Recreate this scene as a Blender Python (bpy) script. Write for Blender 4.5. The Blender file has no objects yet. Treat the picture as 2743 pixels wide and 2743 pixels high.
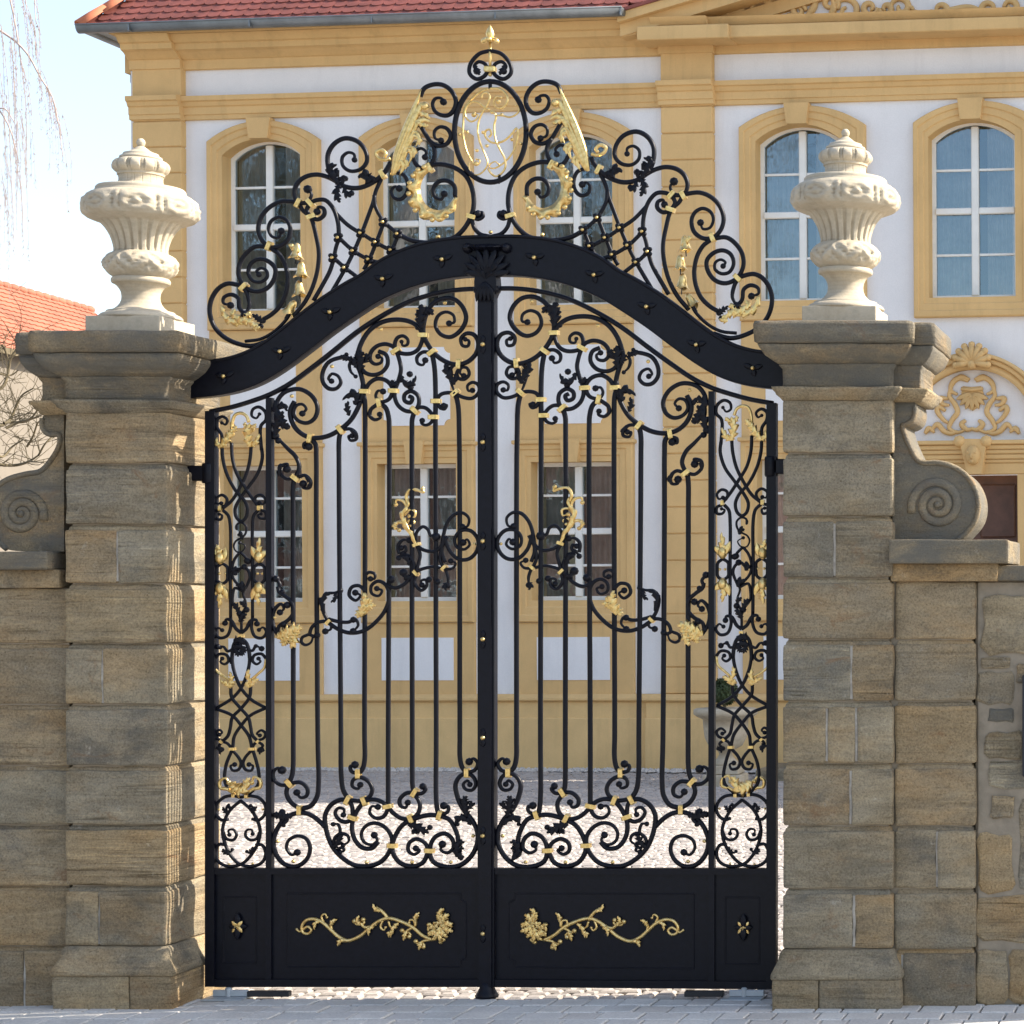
import bpy, bmesh, math, random
from mathutils import Vector, Matrix, noise
from mathutils.geometry import tessellate_polygon
R = math.radians
random.seed(7)
SC = bpy.context.scene
COL = SC.collection
# ------------------------------------------------------------------ camera
CX, CY, CZ = 4.286, -12.8, 2.382          # view point: right of the gate, 12.8 m in front of it
FPX = 5760.0                               # focal length in photograph pixels
PX0, PY0 = 3300.0, 1600.0                  # principal point (shift lens)
cam_d = bpy.data.cameras.new('camera')
cam = bpy.data.objects.new('camera', cam_d); COL.objects.link(cam)
cam.location = (CX, CY, CZ); cam.rotation_euler = (R(90), 0, 0)
cam_d.sensor_width = 36; cam_d.lens = FPX / 2743 * 36
cam_d.shift_x = -(PX0 - 1371.5) / 2743
cam_d.shift_y = (PY0 - 1371.5) / 2743
cam_d.clip_end = 2000
SC.camera = cam
# ------------------------------------------------------------------ sky, sun, exposure
SUN = Vector((1.40, 0.32, 1.02)).normalized()
wld = bpy.data.worlds.new('World'); SC.world = wld; wld.use_nodes = True
nt = wld.node_tree; nt.nodes.clear()
sk = nt.nodes.new('ShaderNodeTexSky'); sk.sky_type = 'NISHITA'; sk.sun_disc = False
sk.sun_elevation = math.asin(SUN.z); sk.sun_rotation = math.atan2(SUN.x, SUN.y)
sk.air_density = 1.0; sk.dust_density = 1.6; sk.ozone_density = 0.8
bg = nt.nodes.new('ShaderNodeBackground'); bg.inputs['Strength'].default_value = 0.145
wo = nt.nodes.new('ShaderNodeOutputWorld')
hs = nt.nodes.new('ShaderNodeHueSaturation'); hs.inputs['Saturation'].default_value = 0.84      # thin high haze pales the whole sky
nt.links.new(sk.outputs[0], hs.inputs['Color']); nt.links.new(hs.outputs[0], bg.inputs[0]); nt.links.new(bg.outputs[0], wo.inputs[0])
sd = bpy.data.lights.new('sun', 'SUN'); sd.energy = 4.6; sd.angle = R(0.5); sd.color = (1.0, 0.90, 0.76)
so = bpy.data.objects.new('sun', sd); COL.objects.link(so); so.location = (30, 5, 30)
so.rotation_euler = SUN.to_track_quat('Z', 'Y').to_euler()
vs = SC.view_settings; vs.view_transform = 'Standard'; vs.look = 'None'; vs.exposure = 1.25; vs.gamma = 1
vs.use_curve_mapping = False
SC.render.engine = 'CYCLES'; SC.cycles.max_bounces = 8; SC.cycles.transparent_max_bounces = 12
# ------------------------------------------------------------------ materials
def nmat(name):
    m = bpy.data.materials.new(name); m.use_nodes = True
    t = m.node_tree; b = t.nodes['Principled BSDF']
    return m, t, b
def N(t, typ, **kw):
    n = t.nodes.new(typ)
    for k, v in kw.items():
        if k.startswith('i_'):
            key = k[2:]
            n.inputs[int(key) if key.isdigit() else key].default_value = v
        else: setattr(n, k, v)
    return n
def ramp(t, fac, stops):
    r = N(t, 'ShaderNodeValToRGB'); e = r.color_ramp.elements
    while len(e) < len(stops): e.new(0.5)
    for q, (p, c) in zip(e, stops): q.position = p; q.color = (c[0], c[1], c[2], 1)
    t.links.new(fac, r.inputs[0]); return r.outputs[0]
def mixc(t, fac, a, b, mode='MIX'):
    m = N(t, 'ShaderNodeMix', data_type='RGBA', blend_type=mode)
    for s, v in ((m.inputs[0], fac), (m.inputs[6], a), (m.inputs[7], b)):
        if isinstance(v, (int, float)): s.default_value = v
        elif isinstance(v, (tuple, list)): s.default_value = (*v[:3], 1)
        else: t.links.new(v, s)
    return m.outputs[2]
def coords(t, scale=(1, 1, 1), obj=False, rnd=False):
    g = N(t, 'ShaderNodeTexCoord') if obj else N(t, 'ShaderNodeNewGeometry')
    src = g.outputs['Object'] if obj else g.outputs['Position']
    mp = N(t, 'ShaderNodeMapping'); mp.inputs['Scale'].default_value = scale
    t.links.new(src, mp.inputs[0])
    if rnd:
        oi = N(t, 'ShaderNodeObjectInfo'); ml = N(t, 'ShaderNodeVectorMath', operation='SCALE')
        cb = N(t, 'ShaderNodeCombineXYZ'); 
        t.links.new(oi.outputs['Random'], cb.inputs[0]); t.links.new(oi.outputs['Random'], cb.inputs[2])
        t.links.new(cb.outputs[0], ml.inputs[0]); ml.inputs['Scale'].default_value = 40
        t.links.new(ml.outputs[0], mp.inputs['Location'])
        ro = N(t, 'ShaderNodeMapRange'); ro.inputs[3].default_value = -0.26; ro.inputs[4].default_value = 0.20
        t.links.new(oi.outputs['Random'], ro.inputs[0]); c2 = N(t, 'ShaderNodeCombineXYZ')
        t.links.new(ro.outputs[0], c2.inputs[1]); t.links.new(c2.outputs[0], mp.inputs['Rotation'])
    return mp.outputs[0]
def noise_t(t, vec, scale, detail=6, rough=0.6, dist=0.0):
    n = N(t, 'ShaderNodeTexNoise', i_Scale=scale, i_Detail=detail, i_Roughness=rough, i_Distortion=dist)
    t.links.new(vec, n.inputs['Vector']); return n.outputs[0]
def bump(t, b, h, strength, dist=0.01):
    n = N(t, 'ShaderNodeBump', i_Strength=strength, i_Distance=dist)
    t.links.new(h, n.inputs['Height']); t.links.new(n.outputs[0], b.inputs['Normal']); return n
def plain(name, c, rough=0.6, metal=0.0, spec=0.5, var=0.12, scale=6.0, bmp=0.0, bscale=40):
    m, t, b = nmat(name)
    v = coords(t); n = noise_t(t, v, scale)
    lo = tuple(max(0, x * (1 - var)) for x in c); hi = tuple(min(1, x * (1 + var)) for x in c)
    t.links.new(ramp(t, n, [(0.3, lo), (0.7, hi)]), b.inputs['Base Color'])
    b.inputs['Roughness'].default_value = rough; b.inputs['Metallic'].default_value = metal
    b.inputs['Specular IOR Level'].default_value = spec
    if bmp: bump(t, b, noise_t(t, v, bscale, 8, 0.7), bmp, 0.01)
    return m
def sandstone(name, cols, tint=0.25, grey=None, bedding=1.0):
    m, t, b = nmat(name)
    v = coords(t, (1, 1, 1), rnd=True)
    big = noise_t(t, v, 2.2, 5, 0.6)
    v2 = coords(t, (1.0, 1.0, 4.6), rnd=True)
    bed = noise_t(t, v2, 2.1, 10, 0.74, 0.7)
    fine = noise_t(t, v, 85, 6, 0.75)
    c1 = ramp(t, bed, [(0.28, cols[0]), (0.46, cols[1]), (0.58, cols[2]), (0.75, cols[3])])
    c2 = ramp(t, big, [(0.3, cols[0]), (0.5, cols[2]), (0.7, cols[3])])
    c = mixc(t, 0.32, c1, c2)
    v3 = coords(t, (0.9, 0.9, 26), rnd=True)
    part = noise_t(t, v3, 1.5, 6, 0.6, 0.9)
    pm = ramp(t, noise_t(t, v, 1.6, 4), [(0.42, (0, 0, 0)), (0.60, (1, 1, 1))])        # only some beds are ribbed
    pl_ = ramp(t, part, [(0.34, (0.42, 0.40, 0.37)), (0.43, (0.95, 0.95, 0.95)), (0.55, (1, 1, 1)), (0.66, (1.38, 1.35, 1.28))])
    oi0 = N(t, 'ShaderNodeObjectInfo')
    sel = N(t, 'ShaderNodeMath', operation='MULTIPLY_ADD'); t.links.new(oi0.outputs['Random'], sel.inputs[0]); sel.inputs[1].default_value = 7.31; sel.inputs[2].default_value = 0.37
    sf = N(t, 'ShaderNodeMath', operation='FRACT'); t.links.new(sel.outputs[0], sf.inputs[0])
    pm2 = N(t, 'ShaderNodeMath', operation='MULTIPLY'); t.links.new(ramp(t, sf.outputs[0], [(0.40, (0.25, 0.25, 0.25)), (0.65, (1, 1, 1))]), pm2.inputs[0]); t.links.new(pm, pm2.inputs[1]); pm = pm2.outputs[0]
    c = mixc(t, pm, c, mixc(t, 1.0, c, pl_, 'MULTIPLY'))
    vo = N(t, 'ShaderNodeTexVoronoi', i_Scale=34.0); t.links.new(v, vo.inputs['Vector'])
    pit = ramp(t, vo.outputs['Distance'], [(0.10, (0.55, 0.52, 0.48)), (0.22, (1, 1, 1))])
    pk = ramp(t, noise_t(t, v, 6.5, 5), [(0.50, (0, 0, 0)), (0.64, (1, 1, 1))])
    c = mixc(t, pk, c, mixc(t, 1.0, c, pit, 'MULTIPLY'))
    crust = ramp(t, noise_t(t, coords(t, (1, 1, 1.3), rnd=True), 1.9, 9, 0.72, 0.4), [(0.53, (0, 0, 0)), (0.68, (0.8, 0.8, 0.8))])
    c = mixc(t, crust, c, (0.15, 0.145, 0.13))
    lich = ramp(t, noise_t(t, coords(t, (1, 1, 1), rnd=True), 11, 9, 0.8, 0.3), [(0.60, (0, 0, 0)), (0.67, (0.6, 0.6, 0.6))])
    c = mixc(t, lich, c, (0.50, 0.47, 0.40))
    hue = ramp(t, noise_t(t, coords(t, (1, 1, 2.2), rnd=True), 1.5, 5, 0.6), [(0.34, (0.91, 0.96, 1.05)), (0.5, (1, 1, 1)), (0.66, (1.10, 0.98, 0.84))])
    c = mixc(t, 1.0, c, hue, 'MULTIPLY')
    oi = N(t, 'ShaderNodeObjectInfo')
    rc = ramp(t, oi.outputs['Random'], [(0, (0.74, 0.73, 0.72)), (0.25, (1.10, 1.0, 0.86)), (0.5, (0.86, 0.84, 0.81)), (0.75, (1.14, 1.0, 0.80)), (1, (0.98, 0.96, 0.92))])
    c = mixc(t, tint * 3.6, c, mixc(t, 1.0, c, rc, 'MULTIPLY'))
    sp = ramp(t, fine, [(0.28, (0.50, 0.49, 0.47)), (0.5, (1, 1, 1)), (0.70, (1.36, 1.33, 1.27))])
    c = mixc(t, 1.0, c, sp, 'MULTIPLY')
    # rust and pale lime stains
    st = ramp(t, noise_t(t, coords(t, (1, 1, 1.6), rnd=True), 3.1, 6, 0.7, 0.6), [(0.60, (0, 0, 0)), (0.72, (0.8, 0.8, 0.8))])
    c = mixc(t, st, c, (0.25, 0.14, 0.07))
    wt = ramp(t, noise_t(t, coords(t, (1, 1, 1), rnd=True), 5.3, 8, 0.75), [(0.66, (0, 0, 0)), (0.74, (0.55, 0.55, 0.55))])
    c = mixc(t, wt, c, (0.42, 0.40, 0.37))
    if grey:
        gm = ramp(t, noise_t(t, coords(t, (1, 1, 2)), 2.6, 7, 0.7), [(0.36, (0, 0, 0)), (0.6, (0.85, 0.85, 0.85))])
        c = mixc(t, gm, c, grey)
    t.links.new(c, b.inputs['Base Color']); b.inputs['Roughness'].default_value = 0.92
    b.inputs['Specular IOR Level'].default_value = 0.2
    hh = N(t, 'ShaderNodeMath', operation='ADD'); t.links.new(fine, hh.inputs[0])
    h2 = N(t, 'ShaderNodeMath', operation='MULTIPLY'); t.links.new(bed, h2.inputs[0]); h2.inputs[1].default_value = 1.8 * bedding
    h3 = N(t, 'ShaderNodeMath', operation='MULTIPLY'); t.links.new(part, h3.inputs[0]); t.links.new(pm, h3.inputs[1])
    h4 = N(t, 'ShaderNodeMath', operation='MULTIPLY_ADD'); t.links.new(h3.outputs[0], h4.inputs[0]); h4.inputs[1].default_value = 2.2; t.links.new(h2.outputs[0], h4.inputs[2]); h2 = h4
    t.links.new(h2.outputs[0], hh.inputs[1])
    bump(t, b, hh.outputs[0], 0.9, 0.014)
    return m
M = {}
SC0 = [(0.170, 0.146, 0.104), (0.280, 0.244, 0.178), (0.370, 0.325, 0.240), (0.49, 0.43, 0.32)]
M['stone'] = sandstone('sandstone', SC0)
M['stone_warm'] = sandstone('warm_sandstone', [(0.19, 0.15, 0.097), (0.30, 0.244, 0.164), (0.38, 0.316, 0.217), (0.48, 0.40, 0.28)])
M['stone_grey'] = sandstone('weathered_sandstone', [(0.16, 0.134, 0.096), (0.24, 0.206, 0.148), (0.31, 0.268, 0.192), (0.40, 0.348, 0.25)], grey=(0.145, 0.14, 0.122))
M['mortar'] = plain('lime_mortar', (0.27, 0.228, 0.172), 0.95, var=0.22, scale=9, bmp=0.6)
M['mortar_pale'] = plain('pale_joint_mortar', (0.34, 0.31, 0.265), 0.95, var=0.35, scale=14, bmp=0.6)
def iron():
    m, t, b = nmat('black_iron_paint')
    v = coords(t); n = noise_t(t, v, 30, 5)
    t.links.new(ramp(t, n, [(0.3, (0.0022, 0.0026, 0.0060)), (0.7, (0.0045, 0.0052, 0.0110))]), b.inputs['Base Color'])
    b.inputs['Roughness'].default_value = 0.42
    b.inputs['Specular IOR Level'].default_value = 0.21
    bump(t, b, noise_t(t, v, 120, 4), 0.15, 0.004); return m
M['iron'] = iron()
def gold():
    m, t, b = nmat('gilding')
    v = coords(t); n = noise_t(t, v, 45, 5)
    t.links.new(ramp(t, n, [(0.25, (0.52, 0.33, 0.095)), (0.55, (0.80, 0.58, 0.235)), (0.8, (0.86, 0.68, 0.37))]), b.inputs['Base Color'])
    b.inputs['Metallic'].default_value = 0.85; b.inputs['Roughness'].default_value = 0.33
    bump(t, b, noise_t(t, v, 60, 3), 0.10, 0.004); return m
M['gold'] = gold()
def plaster(name, c, var, streak=0.0):
    m, t, b = nmat(name)
    v = coords(t); n = noise_t(t, v, 1.3, 8, 0.65); f = noise_t(t, v, 60, 6, 0.7)
    lo = tuple(x * (1 - var) for x in c); hi = tuple(min(1, x * (1 + var * 0.6)) for x in c)
    cc = ramp(t, n, [(0.3, lo), (0.65, hi)])
    cc = mixc(t, 1.0, cc, ramp(t, f, [(0.3, (0.94, 0.94, 0.94)), (0.6, (1, 1, 1))]), 'MULTIPLY')
    vs_ = coords(t, (3.0, 3.0, 0.35)); dr = ramp(t, noise_t(t, vs_, 1.2, 7, 0.7), [(0.52, (1, 1, 1)), (0.75, (1 - streak,) * 3)])
    cc = mixc(t, 1.0, cc, dr, 'MULTIPLY')
    t.links.new(cc, b.inputs['Base Color']); b.inputs['Roughness'].default_value = 0.9
    b.inputs['Specular IOR Level'].default_value = 0.2
    bump(t, b, f, 0.35, 0.008); return m
M['white'] = plaster('white_render', (0.78, 0.775, 0.775), 0.05, 0.09)
M['ochre'] = plaster('ochre_render', (0.67, 0.448, 0.202), 0.10, 0.18)
M['ochre_plinth'] = plaster('ochre_plinth_render', (0.74, 0.51, 0.235), 0.13, 0.16)
M['frame'] = plain('white_window_paint', (0.78, 0.78, 0.74), 0.45, var=0.04)
M['urn'] = None
def urnmat():
    m, t, b = nmat('pale_limestone')
    v = coords(t, obj=True); n = noise_t(t, v, 5, 8, 0.7)
    c = ramp(t, n, [(0.3, (0.36, 0.305, 0.22)), (0.55, (0.485, 0.425, 0.325)), (0.75, (0.535, 0.48, 0.38))])
    sp = N(t, 'ShaderNodeSeparateXYZ'); t.links.new(coords(t, obj=True), sp.inputs[0])
    w = ramp(t, noise_t(t, coords(t, (1, 1, 1.2), obj=True), 9, 8, 0.75), [(0.50, (0, 0, 0)), (0.66, (0.6, 0.6, 0.6))])
    c = mixc(t, w, c, (0.33, 0.30, 0.235))
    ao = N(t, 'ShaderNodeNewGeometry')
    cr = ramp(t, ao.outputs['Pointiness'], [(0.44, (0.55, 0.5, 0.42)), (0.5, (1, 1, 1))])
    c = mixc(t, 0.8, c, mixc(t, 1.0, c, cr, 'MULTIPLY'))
    t.links.new(c, b.inputs['Base Color']); b.inputs['Roughness'].default_value = 0.85
    b.inputs['Specular IOR Level'].default_value = 0.25
    bump(t, b, noise_t(t, v, 110, 6, 0.7), 0.35, 0.005); return m
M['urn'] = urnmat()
M['tile'] = plain('red_clay_tile', (0.215, 0.062, 0.047), 0.75, var=0.34, scale=4, bmp=0.3)
M['tile2'] = plain('orange_clay_tile', (0.31, 0.112, 0.066), 0.8, var=0.22, scale=1.4, bmp=0.2)
M['ridge'] = plain('orange_ridge_tile', (0.48, 0.155, 0.075), 0.75, var=0.2, scale=3)
M['zinc'] = plain('grey_zinc', (0.20, 0.22, 0.235), 0.45, metal=0.55, var=0.25, scale=3)
M['wallbeige'] = plaster('beige_render', (0.19, 0.168, 0.14), 0.08, 0.1)
M['door'] = plain('brown_door_wood', (0.085, 0.040, 0.026), 0.55, var=0.3, scale=5)
M['curtain'] = plain('curtain_cloth', (0.72, 0.67, 0.60), 0.9, var=0.3, scale=3)
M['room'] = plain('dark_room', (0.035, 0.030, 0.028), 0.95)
M['paver'] = None
def setts(name, cols, tint, rough=0.85):
    m, t, b = nmat(name)
    v = coords(t); n = noise_t(t, v, 60, 6, 0.7)
    oi = N(t, 'ShaderNodeObjectInfo')
    at = N(t, 'ShaderNodeAttribute', attribute_name='tone')
    s = N(t, 'ShaderNodeMath', operation='ADD'); t.links.new(oi.outputs['Random'], s.inputs[0]); t.links.new(at.outputs['Fac'], s.inputs[1])
    f = N(t, 'ShaderNodeMath', operation='FRACT'); t.links.new(s.outputs[0], f.inputs[0])
    c = ramp(t, f.outputs[0], [(i / (len(cols) - 1), q) for i, q in enumerate(cols)])
    c = mixc(t, 1.0, c, ramp(t, n, [(0.25, (0.72, 0.72, 0.72)), (0.5, (1, 1, 1)), (0.75, (1.18, 1.18, 1.18))]), 'MULTIPLY')
    c = mixc(t, 1.0, c, ramp(t, noise_t(t, v, 2.0, 6), [(0.3, (0.82, 0.82, 0.82)), (0.65, (1.06, 1.06, 1.06))]), 'MULTIPLY')
    t.links.new(c, b.inputs['Base Color']); b.inputs['Roughness'].default_value = rough
    bump(t, b, n, 0.5, 0.006); return m
M['paver'] = setts('grey_concrete_paver', [(0.50, 0.495, 0.475), (0.62, 0.605, 0.57), (0.57, 0.535, 0.49), (0.66, 0.635, 0.59), (0.53, 0.51, 0.485)], 1)
M['sett'] = setts('pale_granite_sett', [(0.33, 0.298, 0.273), (0.39, 0.351, 0.32), (0.355, 0.323, 0.297), (0.42, 0.378, 0.343), (0.30, 0.273, 0.253)], 1)
M['joint'] = plain('sandy_joint', (0.16, 0.145, 0.125), 0.95, var=0.25, scale=8, bmp=0.4)
M['paver_joint'] = plain('dark_paver_joint', (0.07, 0.068, 0.062), 0.95, var=0.3, scale=12, bmp=0.4)
M['yard'] = plain('pale_yard_bedding', (0.36, 0.33, 0.30), 0.95, var=0.2, scale=6, bmp=0.4)
M['slate'] = plain('dark_slate', (0.045, 0.040, 0.038), 0.8, var=0.4, scale=2)
M['ground'] = plain('earth_ground', (0.24, 0.225, 0.20), 0.95, var=0.2, scale=0.7, bmp=0.4)
M['asphalt'] = plain('street_asphalt', (0.28, 0.275, 0.265), 0.9, var=0.15, scale=1.5)
M['gravel'] = plain('white_gravel', (0.50, 0.47, 0.43), 0.95, var=0.25, scale=30)
M['leaf'] = plain('boxwood_leaf', (0.035, 0.055, 0.016), 0.7, var=0.5, scale=30)
M['bark'] = plain('olive_bark', (0.115, 0.092, 0.052), 0.9, var=0.35, scale=12)
M['twig'] = plain('willow_twig', (0.44, 0.35, 0.31), 0.8, var=0.2, scale=8)
M['steel'] = plain('galvanised_steel', (0.42, 0.45, 0.47), 0.5, metal=0.4)
M['rubber'] = plain('black_plastic', (0.014, 0.014, 0.016), 0.5)
M['darkwood'] = plain('dark_box_paint', (0.02, 0.024, 0.034), 0.4)
def glass():
    m, t, b = nmat('window_glass'); t.nodes.remove(b)
    out = t.nodes['Material Output']
    tr = N(t, 'ShaderNodeBsdfTransparent'); tr.inputs[0].default_value = (0.72, 0.75, 0.77, 1)
    gl = N(t, 'ShaderNodeBsdfGlossy'); gl.inputs['Roughness'].default_value = 0.02
    gl.inputs[0].default_value = (0.66, 0.86, 1, 1)
    v = coords(t, (1, 1, 1), rnd=True)
    nb = N(t, 'ShaderNodeBump', i_Strength=0.12, i_Distance=0.02); t.links.new(noise_t(t, v, 2.2, 3), nb.inputs['Height'])
    t.links.new(nb.outputs[0], gl.inputs['Normal'])
    fr = N(t, 'ShaderNodeFresnel', i_IOR=2.6)
    mx = N(t, 'ShaderNodeMixShader'); t.links.new(fr.outputs[0], mx.inputs[0])
    t.links.new(tr.outputs[0], mx.inputs[1]); t.links.new(gl.outputs[0], mx.inputs[2])
    t.links.new(mx.outputs[0], out.inputs[0]); return m
M['glass'] = glass()
# ------------------------------------------------------------------ object helpers
WM = {}
def empty(name, loc, label, cat, group=None, rot=(0, 0, 0)):
    o = bpy.data.objects.new(name, None); COL.objects.link(o)
    o.location = loc; o.rotation_euler = rot; o.empty_display_size = 0.2
    from mathutils import Euler
    WM[o.name] = Matrix.Translation(Vector(loc)) @ Euler(rot).to_matrix().to_4x4()
    o['label'] = label; o['category'] = cat
    if group: o['group'] = group
    return o
def obj(name, vf, mat, parent=None, smooth=False, local=False, fix=True, **props):
    verts, faces = vf
    if parent is not None and not local:
        inv = WM[parent.name].inverted(); verts = [inv @ Vector(v) for v in verts]
    me = bpy.data.meshes.new(name); me.from_pydata([tuple(v) for v in verts], [], faces)
    if fix:
        bm = bmesh.new(); bm.from_mesh(me)
        bmesh.ops.recalc_face_normals(bm, faces=bm.faces); bm.to_mesh(me); bm.free()
    if smooth:
        me.polygons.foreach_set('use_smooth', [True] * len(me.polygons))
    me.materials.append(M[mat] if isinstance(mat, str) else mat); me.update()
    o = bpy.data.objects.new(name, me); COL.objects.link(o)
    if parent is not None:
        o.parent = parent; WM[o.name] = WM[parent.name]
    else: WM[o.name] = Matrix.Identity(4)
    for k, v in props.items(): o[k] = v
    return o
def join(*parts):
    V, F = [], []
    for v, f in parts:
        n = len(V); V += list(v); F += [tuple(i + n for i in q) for q in f]
    return V, F
def box(x0, x1, y0, y1, z0, z1):
    v = [(x0, y0, z0), (x1, y0, z0), (x1, y1, z0), (x0, y1, z0), (x0, y0, z1), (x1, y0, z1), (x1, y1, z1), (x0, y1, z1)]
    return v, [(0, 3, 2, 1), (4, 5, 6, 7), (0, 1, 5, 4), (1, 2, 6, 5), (2, 3, 7, 6), (3, 0, 4, 7)]
def bevbox(x0, x1, y0, y1, z0, z1, b=0.01, seg=1, cut=0, amp=0.0, seed=0, nscale=6.0):
    bm = bmesh.new()
    v, f = box(x0, x1, y0, y1, z0, z1)
    vv = [bm.verts.new(q) for q in v]
    for q in f: bm.faces.new([vv[i] for i in q])
    bmesh.ops.bevel(bm, geom=list(bm.edges), offset=b, segments=seg, affect='EDGES', profile=0.6)
    if cut:
        bmesh.ops.subdivide_edges(bm, edges=[e for e in bm.edges if e.calc_length() > b * 4], cuts=cut, use_grid_fill=True)
    if amp:
        off = Vector((seed * 3.7, seed * 1.3, seed * 2.1))
        for q in bm.verts:
            p = q.co * nscale + off
            q.co += Vector((noise.noise(p), noise.noise(p + Vector((9, 0, 0))), noise.noise(p + Vector((0, 9, 0))))) * amp
    bm.verts.index_update()
    V = [tuple(q.co) for q in bm.verts]; F = [tuple(q.index for q in fc.verts) for fc in bm.faces]
    bm.free(); return V, F
def loft(x0, x1, y0, y1, prof, amp=0.0, seed=0, nx=10, ny=8):
    """stack of rectangular rings; prof = [(outward offset, z)]"""
    V, F = [], []; n = 2 * (nx + ny)
    for o, z in prof:
        a0, a1, b0, b1 = x0 - o, x1 + o, y0 - o, y1 + o
        ring = [(a0 + (a1 - a0) * i / nx, b0) for i in range(nx)] + [(a1, b0 + (b1 - b0) * i / ny) for i in range(ny)] \
            + [(a1 - (a1 - a0) * i / nx, b1) for i in range(nx)] + [(a0, b1 - (b1 - b0) * i / ny) for i in range(ny)]
        for x, y in ring:
            p = Vector((x, y, z)); 
            if amp:
                q = p * 7 + Vector((seed, seed * 2, 0)); d = Vector((noise.noise(q), noise.noise(q + Vector((7, 0, 0))), noise.noise(q + Vector((0, 7, 0))))) * amp
                p = p + d
            V.append(tuple(p))
    for k in range(len(prof) - 1):
        for i in range(n):
            j = (i + 1) % n; F.append((k * n + i, k * n + j, (k + 1) * n + j, (k + 1) * n + i))
    F.append(tuple(range(n))[::-1]); F.append(tuple(range((len(prof) - 1) * n, len(prof) * n)))
    return V, F
def prism(poly, d0, d1, plane):
    """poly = 2-D outline, plane(a, b, d) -> 3-D point"""
    n = len(poly); V = [plane(a, b, d0) for a, b in poly] + [plane(a, b, d1) for a, b in poly]
    F = [(i, (i + 1) % n, n + (i + 1) % n, n + i) for i in range(n)]
    for t in tessellate_polygon([[Vector((a, b, 0)) for a, b in poly]]):
        F.append(tuple(t)); F.append(tuple(n + i for i in reversed(t)))
    return V, F
def catmull(P, k=5):
    """centripetal Catmull-Rom"""
    P = [Vector(p) for p in P]
    if len(P) < 3:
        return [P[0].lerp(P[-1], i / 3) for i in range(4)]
    Q = [P[0] * 2 - P[1]] + P + [P[-1] * 2 - P[-2]]
    out = []
    for i in range(1, len(Q) - 2):
        p0, p1, p2, p3 = Q[i - 1:i + 3]
        t0 = 0; t1 = t0 + max((p1 - p0).length, 1e-6) ** .5; t2 = t1 + max((p2 - p1).length, 1e-6) ** .5; t3 = t2 + max((p3 - p2).length, 1e-6) ** .5
        for j in range(k):
            t = t1 + (t2 - t1) * j / k
            A1 = p0 * ((t1 - t) / (t1 - t0)) + p1 * ((t - t0) / (t1 - t0))
            A2 = p1 * ((t2 - t) / (t2 - t1)) + p2 * ((t - t1) / (t2 - t1))
            A3 = p2 * ((t3 - t) / (t3 - t2)) + p3 * ((t - t2) / (t3 - t2))
            B1 = A1 * ((t2 - t) / (t2 - t0)) + A2 * ((t - t0) / (t2 - t0))
            B2 = A2 * ((t3 - t) / (t3 - t1)) + A3 * ((t - t1) / (t3 - t1))
            out.append(B1 * ((t2 - t) / (t2 - t1)) + B2 * ((t - t1) / (t2 - t1)))
    out.append(P[-1]); return out
def ribbon(pts, w, d, plane, taper=(1, 1), sides=8, dep=0.0, square=False):
    """bar swept along a planar curve; w, d = half width in the plane and half depth"""
    n = len(pts); V, F = [], []
    if square: sec = [(-1, -1), (1, -1), (1, 1), (-1, 1)]
    else: sec = [(math.cos(2 * math.pi * i / sides), math.sin(2 * math.pi * i / sides)) for i in range(sides)]
    s = len(sec)
    for i, p in enumerate(pts):
        a = pts[max(0, i - 1)]; b = pts[min(n - 1, i + 1)]; t = (b - a)
        t = t.normalized() if t.length > 1e-9 else Vector((1, 0))
        nn = Vector((-t.y, t.x)); u = i / (n - 1)
        k = 1.0
        if taper[0] != 1 and u < .3: k = taper[0] + (1 - taper[0]) * u / .3
        if taper[1] != 1 and u > .5: k = taper[1] + (1 - taper[1]) * (1 - u) / .5
        for c, e in sec:
            q = p + nn * (c * w * k); V.append(plane(q.x, q.y, dep + e * d * (.5 + .5 * k)))
    for i in range(n - 1):
        for j in range(s):
            jj = (j + 1) % s; F.append((i * s + j, i * s + jj, (i + 1) * s + jj, (i + 1) * s + j))
    F.append(tuple(range(s))); F.append(tuple(range((n - 1) * s, n * s)))
    return V, F
def blob(c, r, d, plane, nu=8, nv=6):
    V, F = [], []
    for i in range(nv + 1):
        a = math.pi * i / nv
        for j in range(nu):
            b = 2 * math.pi * j / nu
            V.append(plane(c[0] + r * math.sin(a) * math.cos(b), c[1] + r * math.sin(a) * math.sin(b), d * math.cos(a)))
    for i in range(nv):
        for j in range(nu):
            jj = (j + 1) % nu; F.append((i * nu + j, i * nu + jj, (i + 1) * nu + jj, (i + 1) * nu + j))
    return V, F
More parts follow.
